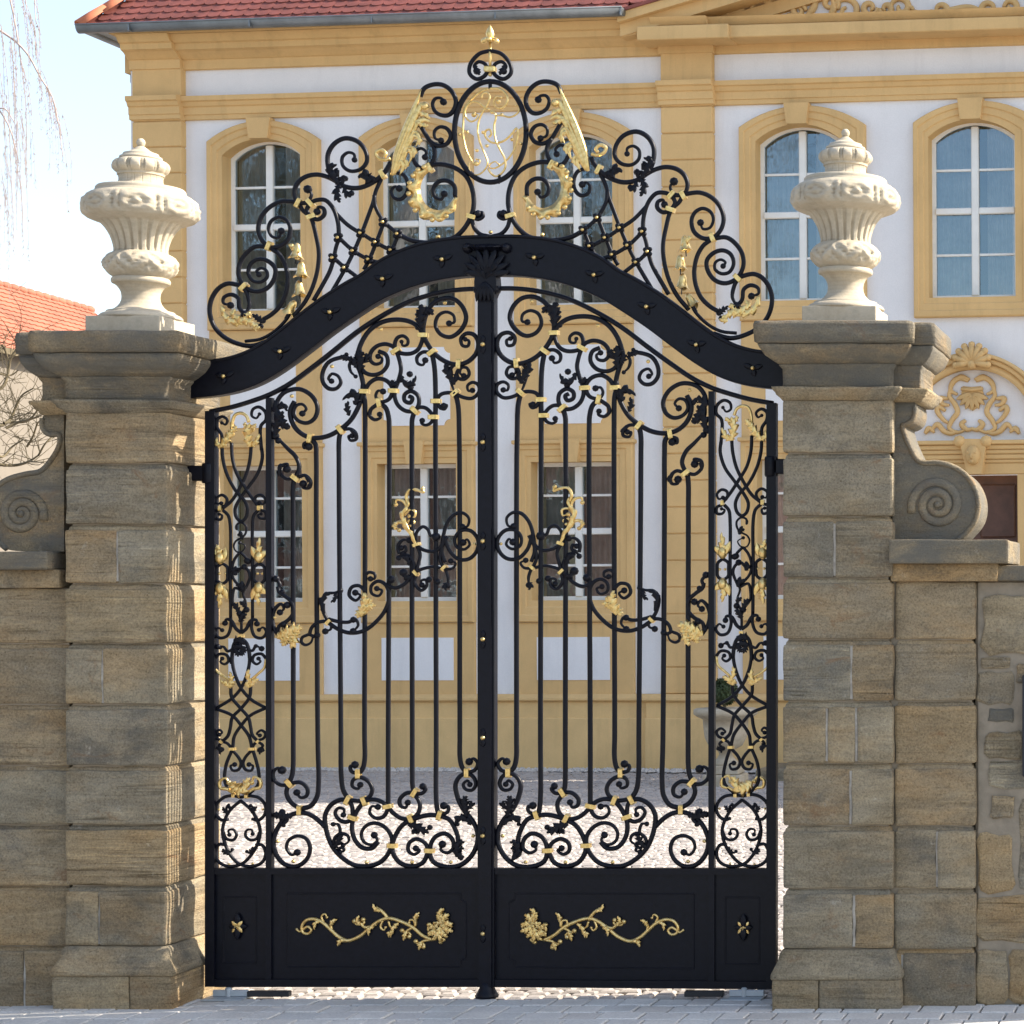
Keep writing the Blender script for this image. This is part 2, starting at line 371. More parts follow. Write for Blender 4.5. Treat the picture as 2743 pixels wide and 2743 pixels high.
def leafmesh(pts, w, lobes, bulge, plane, dep=0.0, tip=0.06):
    """acanthus-like leaf: scalloped outline, raised midrib, grooves between the lobes"""
    n = max(18, lobes * 9); c = catmull(pts, 8); V, F = [], []
    L = len(c) - 1
    for i in range(n + 1):
        u = i / n; f = u * L; a = min(int(f), L - 1); p = c[a].lerp(c[a + 1], f - a)
        t = (c[min(L, a + 1)] - c[max(0, a - 1)]); t = t.normalized() if t.length > 1e-9 else Vector((1, 0))
        nn = Vector((-t.y, t.x))
        env = (math.sin(math.pi * min(1, u * .93 + .07)) ** .75) * .85 + .15 * (1 - u)
        def lobe(q): return .38 + .62 * (q / .78) ** .8 if q < .78 else .38 + .62 * (1 - q) / .22
        ph = (u * lobes) % 1.0; ph2 = (u * lobes + .4) % 1.0
        sc = lobe(ph) if lobes > 1 else 1.0; sr = lobe(ph2) if lobes > 1 else 1.0
        wl, wr = w * env * sc, w * env * sr
        sh = t * (w * .30 * (sc - .5)) if lobes > 1 else t * 0; sh2 = t * (w * .30 * (sr - .5)) if lobes > 1 else t * 0
        gr = bulge * (.72 + .28 * sc) * (.35 + .65 * env)
        row = [(p + nn * wl + sh, dep), (p + nn * wl * .55 + sh * .5, dep - gr), (p, dep - bulge * .42 * (.35 + .65 * env)), (p - nn * wr * .55 + sh2 * .5, dep - gr), (p - nn * wr + sh2, dep), (p, dep + .006)]
        for q, dd in row: V.append(plane(q.x, q.y, dd))
    for i in range(n):
        for j in range(6):
            jj = (j + 1) % 6; F.append((i * 6 + j, i * 6 + jj, (i + 1) * 6 + jj, (i + 1) * 6 + j))
    F.append(tuple(range(6))); F.append(tuple(range(n * 6, n * 6 + 6)))
    return V, F
def lathe(prof, cx, cy, seg=64, mod=None):
    V, F = [], []
    for r, z in prof:
        for j in range(seg):
            a = 2 * math.pi * j / seg; k = mod(a, z, r) if mod else r
            V.append((cx + k * math.cos(a), cy + k * math.sin(a), z))
    for i in range(len(prof) - 1):
        for j in range(seg):
            jj = (j + 1) % seg; F.append((i * seg + j, i * seg + jj, (i + 1) * seg + jj, (i + 1) * seg + j))
    F.append(tuple(range(seg))); F.append(tuple(range((len(prof) - 1) * seg, len(prof) * seg)))
    return V, F
def at(px, py, Y):
    """world point seen at a photograph pixel, at depth Y"""
    s = FPX / (Y - CY); return Vector((CX + (px - PX0) / s, Y, CZ - (py - PY0) / s))
def zat(py, Y): return CZ - (py - PY0) * (Y - CY) / FPX
def xat(px, Y): return CX + (px - PX0) * (Y - CY) / FPX
# ------------------------------------------------------------------ the gate: drawn bars, measured on the photograph, standing in the plane Y = 0
MPP = 1 / 450.0                            # metres per photograph pixel in the gate plane
ZONE = {'1': (540, 60, 2.415), '3': (520, 700, 2.415), '5': (520, 1300, 2.415), '7': (520, 1943, 2.415),
        'm': (1170, 180, 6.036), '4': (540, 1080, 2.927), '6': (540, 1700, 2.927), 'p': (0, 0, 1.0)}
def mapL(x, y): return x, y
def mapR(x, y):                            # right leaf: the left one mirrored, 3 % wider as the photo shows it
    x2 = 1329 + (1284 - x) * 1.032
    return x2, y - 1.19e-5 * (2300 - y) * (x2 - x)
def mapT(x, y):                            # right half of the crest
    x2 = 2630 - x
    return x2, y - 1.19e-5 * (2300 - y) * (x2 - x)
def planeof(mp, y0=0.0):
    def f(x, y, d):
        x, y = mp(x, y); return (CX + (x - PX0) * MPP, y0 + d, CZ - (y - PY0) * MPP)
    return f
def parse(s, z):
    out = []
    for k in s.split():
        if k[0] == '@': z = k[1:]; continue
        a = [float(q) for q in k.split(',')]; ox, oy, sc = ZONE[z]
        out.append((ox + a[0] / sc, oy + a[1] / sc, *a[2:]))
    return out
RND = random.Random(3)
def tubes(line, mp, parent):
    head, body = line.split('|'); h = head.split(); z, typ = h[0], h[1]; arg = [float(q) for q in h[2:]]
    P = parse(body, z); dep = RND.uniform(-.0025, .0025); pl = planeof(mp)
    pxs = [mp(p[0], p[1]) for p in P]
    if typ in 'sSG':                       # s = wrought scroll, S = plain bar, G = gilded scroll
        w = arg[0]; b1 = arg[1] if len(arg) > 1 else 0; b0 = arg[2] if len(arg) > 2 else 0
        c = catmull([p[:2] for p in P], 5)
        tp = (1 if typ == 'S' or not b0 else .6, 1 if typ == 'S' or not b1 else .55)
        parts = [ribbon(c, w, (w + 0.6) * MPP if typ != 'S' else w * .62 * MPP, pl, tp, 8, dep)]
        for r, e in ((b1, c[-1]), (b0, c[0])):
            if r: parts.append(blob(e, r, r * MPP * .95, lambda a, b, d: pl(a, b, d + dep)))
        return obj({'s': 'scroll', 'S': 'bar', 'G': 'gilded_scroll'}[typ], join(*parts), 'gold' if typ == 'G' else 'iron', parent, True)
    if typ in 'lg':                        # leaves
        w = arg[0]; lob = int(arg[1]) if len(arg) > 1 else 3
        return obj('gilded_leaf' if typ == 'g' else 'iron_leaf', leafmesh([p[:2] for p in P], w, lob, w * .5 * MPP, pl, -.012 + dep), 'gold' if typ == 'g' else 'iron', parent, True)
    if typ == 'c':                         # ribbed gilded collars: x, y, angle of the long side
        ln = arg[0] if arg else 13; hw = arg[1] if len(arg) > 1 else 5.8
        for p in P:
            a = R(p[2]); u = Vector((math.cos(a), math.sin(a))); v = Vector((-u.y, u.x)); parts = []
            for q, k, dd in ((-.68, .30, 9.5), (0, .42, 8.6), (.68, .30, 9.5)):
                sec = [(-1, -.8), (-.8, -1), (.8, -1), (1, -.8), (1, .8), (.8, 1), (-.8, 1), (-1, .8)]; V = []
                for sd in (-1, 1):
                    for e, f in sec:
                        o = Vector(p[:2]) + u * (ln * e) + v * (hw * (q + sd * k)); V.append(pl(o.x, o.y, dd * MPP * f))
                F = [(i, (i + 1) % 8, 8 + (i + 1) % 8, 8 + i) for i in range(8)] + [tuple(range(8)), tuple(range(8, 16))]
                parts.append((V, F))
            obj('collar', join(*parts), 'gold', parent)
        return
    if typ == 'b':                         # gilded rivets
        for p in P: obj('rivet', blob(p[:2], arg[0], arg[0] * MPP, planeof(mp, -arg[1] * MPP if len(arg) > 1 else 0)), 'gold', parent, True)
        return
    if typ == 'o':                         # gilded buds
        for p in P: obj('gilded_bud', blob(p[:2], arg[0], arg[0] * MPP, lambda x, y, d: pl(x, p[1] + (y - p[1]) * 1.35, d - .006), 12, 8), 'gold', parent, True)
        return
    if typ == 'k':                         # black bead
        for p in P: obj('iron_bead', blob(p[:2], arg[0], arg[0] * MPP, pl), 'iron', parent, True)
LEAF = '''
3 S 6.8 | 645,1415 640,1470 640,1600 @7 642,100 640,280 632,330 615,365
3 S 6.8 | 755,1150 785,1185 790,1260 790,1600 @7 800,100 805,380 795,460 755,520 690,540
3 S 6.8 | 948,1100 938,1150 937,1300 @7 950,50 952,330 965,420 1000,480
3 S 6.8 | 1090,845 1103,900 1106,1000 @7 1102,50 1103,220 1090,280 1065,310
3 S 6.8 | 1205,920 1240,950 1258,1010 1262,1100 @7 1255,50 1255,440 1255,525
3 S 6.8 | 1427,970 1412,1020 1410,1100 @7 1412,50 1412,330 1415,400 1427,440
3 S 6.8 | 1540,595 1555,680 1562,800 1562,1100 @7 1567,50 1567,480 1575,550 1590,585
3 S 6.8 | 1690,860 1705,920 1712,1000 @7 1718,50 1720,220 1735,275 1765,305
3 s 6.4 9 | 1485,480 1483,430 1500,350 1540,280 1610,240 1685,247 1740,300 1760,370 1730,440 1660,490 1595,472 1562,415 1580,352 1630,328 1678,350 1682,395 1650,402
3 s 6.6 7 | 1488,490 1502,520 1545,585 1610,640 1690,668 1770,650 1828,590 1838,520 1810,475 1762,467 1727,500 1737,545 1772,548 1778,515 1755,505
3 s 6.6 0 | 1480,475 1455,430 1400,392 1320,377 1230,388 1150,432 1095,500 1062,580 1050,650 1075,720 1092,790 1095,845
3 s 6.2 9 | 575,1010 535,970 537,910 575,855 630,830 695,830 765,875 798,945 780,1015 730,1046 672,1030 643,985 660,935 700,925 725,955 700,985
3 s 6.6 0 | 650,905 623,960 626,1020 660,1085 720,1130 790,1143 870,1128 940,1090 1010,1030 1058,950 1085,870 1092,800
3 s 5.8 6 | 1480,490 1470,530 1447,572 1405,596 1350,597 1310,582 1298,540 1315,495 1352,483 1383,508 1378,540 1350,545 1342,520
3 s 5.8 8 | 1310,575 1280,548 1235,535 1180,550 1142,592 1140,640 1170,665 1208,655 1215,628 1190,615
3 s 5.8 0 | 1080,690 1110,722 1155,735 1215,718 1253,665 1242,605 1195,582
3 s 5.8 0 | 1312,590 1328,640 1338,700 1322,770 1298,840 1300,890 1322,935 1370,968 1425,966 1453,925 1447,868 1402,840 1362,862 1362,902 1398,915 1412,885 1390,872
3 s 5.4 8 | 1430,960 1455,945 1495,948 1530,978 1546,1008 1530,1045 1495,1060 1468,1045 1475,1030
3 s 6.0 9 | 1100,842 1110,825 1135,788 1182,760 1240,770 1278,810 1280,855 1260,892 1225,908 1195,905 1175,872 1190,838 1222,842
3 s 5.6 8 | 1200,915 1175,932 1142,960 1137,1000 1168,1025 1205,1010 1200,990
3 s 5.2 9 | 1540,592 1520,588 1478,588 1442,620 1447,660 1480,670 1495,640
3 s 5.2 8 | 1715,668 1717,690 1700,725 1712,757 1750,762 1780,730 1765,690 1730,690 1722,725 1745,740
3 s 5.2 8 | 1690,855 1740,880 1800,885 1842,845 1838,800 1800,783 1768,805 1775,838 1800,835
3 s 5.4 0 | 1692,858 1645,850 1595,862 1572,900 1578,925 1600,955
3 s 4.8 9 | 1570,905 1590,945 1620,955 1635,930 1615,935
3 s 5.0 9 | 1715,660 1680,672 1652,720 1665,790 1690,855
3 s 4.8 8 | 950,1090 1010,1085 1045,1110 1048,1150 1010,1158 998,1130 1022,1128
3 s 5.0 11 | 752,1140 745,1165 712,1180 712,1208 742,1200
3 s 5.0 11 | 655,1395 600,1410 556,1370 560,1325 605,1312 600,1345
3 s 5.0 11 | 665,1400 715,1385 752,1420 745,1465 705,1465 705,1440
3 s 6.0 11 | 660,1390 680,1330 655,1262 605,1212 560,1165 525,1130
3 s 5.8 8 | 1015,640 985,622 935,625 870,652 832,715 832,780 870,823 918,823 948,785 930,742 890,728 868,762 888,775
3 s 4.5 6 | 1020,640 1005,670 1015,715 1045,745
3 s 4.5 6 | 1020,620 990,632 955,618 985,602
3 l 20 4 | 1478,440 1472,380 1478,310 1468,285
3 l 15 3 | 1485,380 1455,345 1440,355
3 l 15 3 | 1490,350 1520,320 1555,345
3 k 7 | 1468,295 1445,430
3 l 18 4 | 1075,720 1085,650 1080,600 1105,590
3 l 14 3 | 1060,690 1045,655 1040,620
3 l 13 3 | 1095,660 1125,620 1110,600
3 l 17 4 | 1045,930 1060,880 1030,855 965,900
3 l 12 3 | 1010,1000 995,950 1000,905
3 l 13 4 | 1340,740 1370,790 1420,790 1440,740
3 l 12 3 | 1325,800 1290,790 1280,770
3 k 9 | 1395,730 1400,815
3 l 16 4 | 1690,800 1660,740 1635,690 1650,660
3 l 9 3 | 1680,770 1650,730 1615,715
3 l 9 3 | 1690,790 1700,745 1680,735
3 l 18 4 | 530,900 545,1000 590,1060 620,1070
3 l 18 4 | 530,1130 540,1060 560,1000 580,970
3 l 12 3 | 540,960 580,930 610,970
3 k 9 | 600,1070 525,1120 545,1160
3 l 11 3 | 1000,640 975,625 950,612
3 l 9 2 | 1010,1090 1045,1115 1050,1150
3 l 9 2 | 555,1390 560,1330 600,1320
3 l 9 2 | 720,1390 755,1430 735,1475
3 c | 1482,478,0 1305,580,-32 1540,590,-38 1715,665,95 1102,842,2 1290,838,2 1430,965,42 1548,1008,0 1690,853,-42 1565,905,0 1200,915,78 948,1088,52 752,1145,100 656,1402,38
3 b 5.5 | 1622,268 1208,440 892,680 632,872
1 b 5 | 1573,1813
5 s 5.2 9 | 555,985 520,930 507,850 530,790 562,768 580,798 555,822
5 s 5.4 0 | 540,970 550,912 605,875 640,830 638,765 590,718 552,690 542,655
5 s 4.8 8 | 530,605 555,640 545,675 570,690
5 k 10 | 530,605 602,775 605,925 580,900
5 s 4.4 5 | 740,965 700,985 695,1015 720,1033 755,1018 770,980
5 s 5.0 9 | 745,975 762,920 805,886 862,882 885,900 885,930 850,945
5 s 4.6 9 | 740,960 770,975 795,970
5 s 5.2 8 | 868,882 838,825 826,745 858,702 910,695 945,680
5 l 12 3 | 850,830 832,760 855,710 890,700
5 l 10 3 | 920,695 918,730 890,760
5 s 5.6 8 | 868,888 930,930 1010,955 1100,940 1180,880 1240,800 1262,710 1240,645 1192,620 1147,650 1150,700 1195,715 1215,680 1182,668
5 s 5.0 10 | 870,865 935,882 1000,885 1045,868 1062,905 1030,945
5 k 9 | 1030,870
5 s 5.0 9 | 1110,690 1068,650 1018,660 1003,712 1045,745 1075,712 1042,695
5 s 4.4 8 | 1100,590 1130,563 1168,575 1165,605 1140,605
5 s 5.4 0 | 1240,640 1300,665 1360,640 1405,590 1435,568
5 k 12 | 1275,610 1355,565
5 s 4.8 8 | 1410,590 1425,520 1395,462 1345,445 1325,470
5 s 5.0 9 | 1325,445 1320,390 1350,355 1390,355
5 s 4.6 8 | 1340,440 1370,425 1365,395 1340,405
5 l 12 3 | 1400,520 1380,470 1340,460
5 l 12 3 | 1410,600 1370,590 1350,560
5 s 4.6 8 | 1435,560 1480,540 1550,528 1610,540 1670,538 1692,505 1660,490
5 s 4.6 9 | 1625,545 1642,600 1640,650
5 l 10 3 | 1640,630 1625,655 1640,680
5 s 4.8 8 | 1440,575 1428,630 1468,680 1505,650 1500,612 1470,618 1475,645
5 s 4.8 0 | 1440,392 1462,445 1450,510 1435,565
5 s 5.0 0 | 1440,392 1490,420 1555,428 1600,392 1618,320
5 s 4.8 0 | 1620,545 1592,480 1605,400 1640,330
5 s 5.2 9 | 1625,500 1605,440 1612,330 1640,240 1690,185 1740,180 1778,215 1768,265 1735,268
5 s 5.4 10 | 1620,330 1650,420 1710,478 1780,475 1830,420 1835,350 1790,295 1730,292 1690,335 1695,395 1745,415 1782,385 1765,350 1740,370
5 s 4.6 0 | 1435,360 1440,305 1480,268 1512,285 1530,325 1565,345
5 k 13 | 1565,335
5 k 9 | 1520,610 1575,625
5 c 9 4 | 870,886,-45 1436,568,45 1618,535,-45
5 c 10 4 | 1440,385,-20
5 b 4.5 | 1815,380 520,855
5 g 26 5 | 545,985 600,960 660,930 705,920
5 g 22 5 | 570,1010 620,985 690,950
5 g 20 4 | 640,950 650,1000 635,1055
5 g 16 4 | 620,970 590,1010 580,1040
5 g 15 3 | 650,960 640,925 650,905
5 g 20 4 | 1085,850 1100,800 1115,740 1100,695
5 g 16 4 | 1100,830 1130,790 1180,770
5 g 14 4 | 1100,800 1070,830 1065,860
5 g 12 3 | 1105,770 1140,755 1150,735
5 g 11 4 | 1440,385 1405,310 1362,235 1355,180 1390,130 1385,90
5 G 4.5 6 | 1385,120 1372,70 1395,30 1440,30 1485,45 1478,20
5 G 4.0 6 | 1360,190 1375,140 1350,100 1310,95 1305,125
5 G 4.0 6 | 1360,190 1395,160 1430,170 1425,205 1395,200
5 G 4.5 6 | 1400,310 1365,250 1320,240 1300,265 1325,290
5 G 3.6 6 | 1370,250 1400,225 1425,240 1405,262
5 g 9 3 | 1320,240 1300,260 1310,290
7 s 5.4 12 | 610,385 560,385 518,350 515,300 545,275 570,290
7 s 5.8 10 | 620,375 690,370 733,410 728,455 690,468 665,435
7 s 6.4 0 | 608,385 598,440 628,500 688,540
7 s 6.6 10 | 850,660 800,610 745,575 685,565 610,588 550,650 515,745 532,835 590,900 662,912 728,868 752,795 728,735 670,715 612,745 600,795 632,838 668,822
7 s 6.6 10 | 1000,485 945,482 885,515 848,580 850,650 870,730 905,800 965,862 1040,905 1130,910 1212,880 1270,800 1278,725 1235,660 1170,632 1112,650 1082,700 1100,755 1150,772 1185,742 1165,710
7 s 6.0 8 | 1000,485 1020,520 1025,560 1022,600 985,625 940,612 912,565 935,535 970,545 965,580
7 s 6.0 9 | 1000,480 1080,490 1170,480 1230,505 1250,545 1225,590 1175,600 1137,565 1150,525 1190,528
7 s 6.4 0 | 1100,490 1050,560 1022,640 1035,730 1085,790 1150,795 1190,755
7 s 6.0 9 | 1100,485 1140,455 1152,410 1125,360 1070,335 1028,355 1025,395 1062,410 1075,385
7 s 5.4 11 | 1062,310 1020,300 1010,265 1040,255
7 s 5.4 10 | 1425,440 1475,440 1500,410 1480,395
7 s 6.0 9 | 1425,435 1370,440 1330,480 1335,520 1368,532 1382,500
7 s 6.2 0 | 1430,450 1460,505 1450,565 1408,603 1345,603 1285,565 1255,525
7 s 6.6 0 | 1590,585 1520,580 1425,605 1350,645 1305,710 1283,780 1292,835 1335,890 1410,912 1480,888 1518,815
7 s 5.8 9 | 1518,830 1498,765 1440,735 1392,762 1388,812 1425,835 1460,808 1435,795
7 s 6.6 0 | 1590,585 1650,610 1688,670 1708,740 1700,830 1740,860
7 s 6.2 11 | 1525,830 1532,765 1562,720 1620,700 1668,735 1675,795 1635,825 1595,805 1605,770
7 s 6.8 8 | 1518,800 1545,880 1630,915 1720,905 1790,850 1830,770 1833,690 1800,615 1740,540 1702,455 1692,380 1720,330 1765,310 1808,335 1823,380 1800,418 1757,413 1742,380 1770,358 1785,382
7 s 5.4 11 | 1768,305 1815,290 1835,245 1805,215 1780,235
7 s 5.2 11 | 1590,580 1640,560 1645,525 1615,520
7 s 5.0 7 | 905,770 910,730 950,700 995,715 1000,750 965,775
7 s 4.6 7 | 920,720 945,690 930,640 900,640
7 s 4.4 7 | 930,800 960,790 970,810 945,820
7 l 14 4 | 900,790 935,760 950,725 965,705
7 l 16 5 | 640,585 590,590 545,580 520,580
7 l 12 3 | 600,600 580,570 560,555
7 l 10 3 | 560,620 580,640 620,600
7 k 9 | 530,580 570,560
7 l 18 5 | 1390,640 1440,650 1490,680 1525,690
7 l 11 3 | 1440,660 1430,690 1410,680
7 k 8 | 1525,660
7 l 18 5 | 1770,590 1760,530 1755,480 1765,455
7 l 12 3 | 1775,540 1800,510 1790,490
7 l 14 4 | 1800,640 1750,600 1705,605 1700,640
7 s 4 6 | 1780,625 1740,590 1700,605 1705,640
7 l 15 4 | 1740,870 1705,810 1720,760 1755,750
7 l 13 4 | 1700,850 1720,800 1750,790
7 c | 618,375,48 685,550,90 995,485,-62 1103,490,68 1027,597,20 1063,313,90 1253,525,-12 1428,437,-58 1405,605,65 1282,778,3 1523,810,3 1590,583,-72 1767,307,90
7 b 5.5 | 540,750 642,880 1115,885 1410,885 1660,885 1805,715
4 s 4.6 5 | 160,330 158,250 122,190 122,130 165,105 203,135 188,168 160,155
4 s 4.6 5 | 470,370 465,180 505,130 500,70 450,30 402,50 395,100 430,118 455,85
4 s 4.6 0 | 160,320 165,430 195,550 262,680 332,760 360,830 345,900 310,925 275,900 262,830 300,750 372,650 440,550 475,430 470,350
4 s 4.6 0 | 235,310 242,430 275,550 335,650 400,750 452,815
4 s 4.6 0 | 388,330 380,430 352,550 300,660 235,765 165,825
4 s 4.2 6 | 155,815 188,800 200,752 162,720 120,745 125,788 155,785
4 s 4.2 6 | 455,815 422,780 425,735 465,720 500,755 485,792 455,782
4 s 4.2 5 | 150,838 110,850 112,900 150,912 160,880 138,870
4 s 4.2 5 | 460,838 500,855 500,902 460,905 442,878 465,868
4 S 4.6 | 165,838 208,880 225,960 225,1300 228,1690
4 S 4.6 | 445,838 410,880 400,960 400,1300 400,1690
4 c 7 4 | 152,825,90 457,822,90
4 s 3.0 5 | 275,960 275,990 270,970 285,945 320,940 350,970 345,1020 320,1050 270,1080 252,1120 275,1165 320,1160 342,1120 300,1095
4 s 4.0 0 | 300,1170 262,1220 240,1290 248,1370 305,1440 345,1470
4 s 4.0 9 | 305,1170 345,1210 365,1240
4 s 4.2 9 | 280,1325 320,1285 362,1310 378,1360 355,1430 325,1490 345,1560 350,1620
4 s 4.0 9 | 335,1480 262,1450 245,1510 250,1580 300,1650
4 s 3.6 0 | 350,1600 320,1650 312,1800
4 l 11 3 | 330,1070 310,1030 290,1040
4 l 13 3 | 280,1350 265,1310 300,1290
4 l 14 3 | 340,1475 320,1430 275,1430
4 l 12 3 | 300,1640 275,1590 255,1570
4 l 14 4 | 310,1720 330,1670 360,1650
4 l 10 3 | 345,1600 330,1570 305,1560
4 k 9 | 355,1235 335,1285
4 s 5.0 8 | 312,1800 272,1770 232,1705 195,1695 185,1725
4 s 5.0 8 | 312,1800 350,1770 388,1705 430,1700 435,1730
4 s 4.4 6 | 228,1680 230,1750 200,1825 140,1840 108,1800 130,1762 162,1780
4 s 4.4 6 | 400,1680 392,1760 420,1830 475,1840 507,1795 482,1758 450,1778
4 c 6 3.5 | 312,1825,0
4 s 4.4 0 | 160,1255 200,1285 203,1335 198,1390 160,1415 122,1390 118,1335 122,1285 160,1255
4 s 4.4 0 | 455,1255 492,1285 497,1335 492,1390 455,1415 415,1390 412,1335 415,1285 455,1255
4 b 4 | 140,1335 187,1335 438,1335 478,1335
4 o 13 | 150,1215 455,1205 150,1455 455,1450
4 g 10 1 | 150,1240 115,1190 95,1090
4 g 10 1 | 150,1245 185,1200 195,1130
4 g 13 3 | 150,1240 148,1170 125,1110
4 g 9 2 | 130,1200 95,1180 72,1165
4 g 10 1 | 455,1230 420,1180 395,1120
4 g 10 1 | 455,1235 495,1180 520,1160
4 g 13 3 | 455,1230 455,1150 460,1050
4 g 10 1 | 150,1430 110,1480 85,1520
4 g 10 1 | 150,1430 190,1480 212,1540
4 g 11 3 | 150,1440 150,1530 145,1610
4 g 10 1 | 455,1430 420,1480 400,1540
4 g 10 1 | 455,1430 490,1470 512,1495
4 g 11 3 | 455,1440 445,1520 460,1590
4 g 17 4 | 160,350 195,300 235,240 240,200
4 g 13 3 | 200,330 160,330 125,320 130,270
4 g 12 3 | 230,250 260,210 280,180
4 G 4.4 0 | 235,230 240,150 265,90 310,78 350,100 370,150
4 g 17 4 | 390,345 375,290 370,210 385,160
4 g 13 3 | 390,340 430,310 460,240
4 g 9 3 | 375,200 350,180 345,150
4 g 8 3 | 390,200 420,180 430,160
4 G 4 6 | 370,190 395,180 405,215 380,225
6 s 5.2 0 | 235,230 245,110 262,60 300,32 345,60 368,115 378,200
6 l 18 4 | 262,60 300,45 350,70
6 l 12 4 | 270,100 285,140 300,170
6 l 12 4 | 345,100 325,140 310,165
6 l 14 4 | 255,110 305,95 365,125
6 s 4.0 8 | 250,110 205,130 172,95 130,95
6 s 4.0 8 | 360,118 400,125 425,90 470,110
6 k 6 | 145,100 425,90 470,105
6 s 4.2 6 | 105,190 142,152 198,162 213,205 180,232 148,212 162,188
6 s 4.2 6 | 505,190 470,152 412,162 398,205 430,232 460,210 445,188
6 G 3.6 0 | 103,195 108,270 160,320 222,360 232,410
6 G 3.6 0 | 505,190 492,260 440,310 395,355 385,410
6 g 10 3 | 230,410 195,380 150,360
6 g 10 3 | 215,400 240,340 225,290
6 g 12 3 | 230,420 245,380 265,370
6 g 10 3 | 385,410 420,365 455,345
6 g 10 3 | 395,390 370,320 375,270
6 g 12 3 | 385,415 365,385 355,375
6 s 4.6 0 | 243,110 240,200 258,300 310,420 390,510 502,575
6 s 4.6 0 | 368,110 376,200 355,310 308,420 238,500 108,580
6 s 4.6 0 | 230,410 237,490 300,570 368,650 385,720 400,790 442,835
6 s 4.6 0 | 385,405 375,490 308,580 240,650 225,730 205,795 165,835
6 s 4.6 0 | 108,580 240,635 312,715 372,800 395,890 430,1000 450,1110 440,1180 370,1250
6 s 4.6 0 | 502,575 380,635 308,715 255,800 242,890 195,1010 180,1110 192,1180 255,1255
6 s 4.0 6 | 165,830 122,815 110,772 140,747 160,768 138,785
6 s 4.0 6 | 440,830 488,812 502,775 468,750 435,778 458,790
6 s 4.0 0 | 165,840 200,852 235,890
6 s 4.0 0 | 445,840 415,855 395,890
6 s 4.0 7 | 165,840 140,870 160,900
6 s 4.0 7 | 445,840 480,870 455,905
6 l 10 3 | 120,890 150,890 155,940
6 l 10 3 | 500,910 470,900 465,940
6 s 4.4 7 | 240,905 288,960 310,1010 290,1058 245,1065 228,1028 260,1018
6 s 4.4 7 | 395,905 345,960 325,1010 345,1058 390,1065 402,1028 372,1018
6 c 8 3.6 | 240,896,0 396,896,0
6 c 5 3.2 | 160,838,45 448,838,-45
6 G 5 7 | 265,1250 200,1210 150,1200 145,1150 190,1125 215,1160
6 G 5 7 | 350,1250 410,1210 460,1195 460,1140 415,1115 395,1160
6 g 26 5 | 235,1160 275,1200 330,1215 385,1150
6 g 14 4 | 225,1190 250,1180 270,1150
6 g 14 4 | 350,1200 355,1160 385,1120
6 c 5 4 | 257,1262,90 358,1268,90
6 s 4.6 0 | 305,1275 240,1262 170,1280 115,1340 112,1400 155,1452 210,1448
6 s 4.6 0 | 305,1275 370,1265 450,1280 500,1340 495,1410 445,1455 395,1445
6 s 4.6 0 | 310,1300 230,1370 188,1440 165,1540 185,1640 228,1730 300,1800 410,1815 480,1780 503,1710 475,1650 425,1648
6 s 4.6 0 | 305,1300 385,1370 435,1450 460,1540 440,1640 388,1730 310,1800 200,1815 130,1775 108,1710 138,1645 190,1650
6 s 4.2 6 | 168,1540 195,1600 248,1610 275,1570 250,1528 212,1535 218,1570
6 s 4.2 6 | 458,1540 430,1600 380,1610 345,1578 352,1535 392,1530 400,1562
6 l 9 3 | 210,1400 190,1380 170,1350
6 s 3.4 5 | 200,1400 195,1360 215,1330 220,1355
6 l 9 3 | 400,1400 420,1370 440,1345
6 s 3.4 5 | 410,1400 400,1350 385,1340
6 l 10 3 | 225,1720 190,1700 170,1680
6 s 3.4 5 | 205,1720 230,1700 240,1685
6 l 10 3 | 385,1720 400,1690 425,1660
6 s 3.4 5 | 400,1700 370,1710 355,1700
6 b 3.5 | 135,1370 480,1370 215,1800 400,1795
7 G 5.2 4 | 1545,1385 1480,1355 1420,1305 1340,1265 1260,1245 1200,1265 1140,1310 1080,1360 1000,1390 940,1365 890,1320 840,1275 780,1250 730,1260 702,1300 712,1338 745,1345 765,1320 742,1300 715,1315 692,1332 670,1318
7 G 4.6 0 | 1265,1255 1225,1205 1180,1175
7 g 8 3 | 1215,1200 1180,1185 1165,1150
7 G 3.6 0 | 1000,1395 965,1395 945,1400
7 g 9 3 | 985,1385 950,1395 940,1425
7 G 3.6 0 | 895,1325 892,1285 915,1260
7 g 9 3 | 892,1295 905,1265 935,1250
7 G 3.2 4 | 845,1275 830,1235 852,1218 865,1240
7 g 8 3 | 820,1265 790,1280 790,1320
7 G 4.2 0 | 1185,1285 1110,1305 1080,1275
7 g 9 3 | 1085,1290 1065,1260 1075,1225
7 G 3.2 7 | 1085,1285 1055,1285 1042,1265
7 G 3.2 7 | 1085,1285 1105,1275 1098,1255
7 g 9 3 | 1170,1300 1140,1315 1140,1358
7 G 3.2 4 | 1225,1260 1212,1305 1235,1322 1245,1305
7 g 9 3 | 1330,1275 1300,1305 1280,1370
7 G 3.2 4 | 1262,1265 1275,1300 1310,1305
7 g 8 3 | 1300,1330 1270,1340 1272,1368
7 G 3.6 0 | 1425,1305 1385,1325 1370,1350
7 g 9 3 | 1385,1330 1370,1355 1365,1390
7 G 3.2 7 | 1390,1325 1360,1335 1350,1325
7 G 3.2 7 | 1390,1335 1405,1355 1395,1365
7 G 3.8 0 | 1435,1300 1440,1255 1455,1225
7 g 9 3 | 1442,1265 1440,1235 1465,1205
7 G 3.4 4 | 1435,1295 1425,1260 1400,1258 1395,1275
7 G 3.8 0 | 1530,1385 1485,1395 1470,1415
7 g 10 3 | 1480,1395 1470,1415 1465,1450
7 G 3.2 7 | 1480,1400 1450,1410 1440,1395
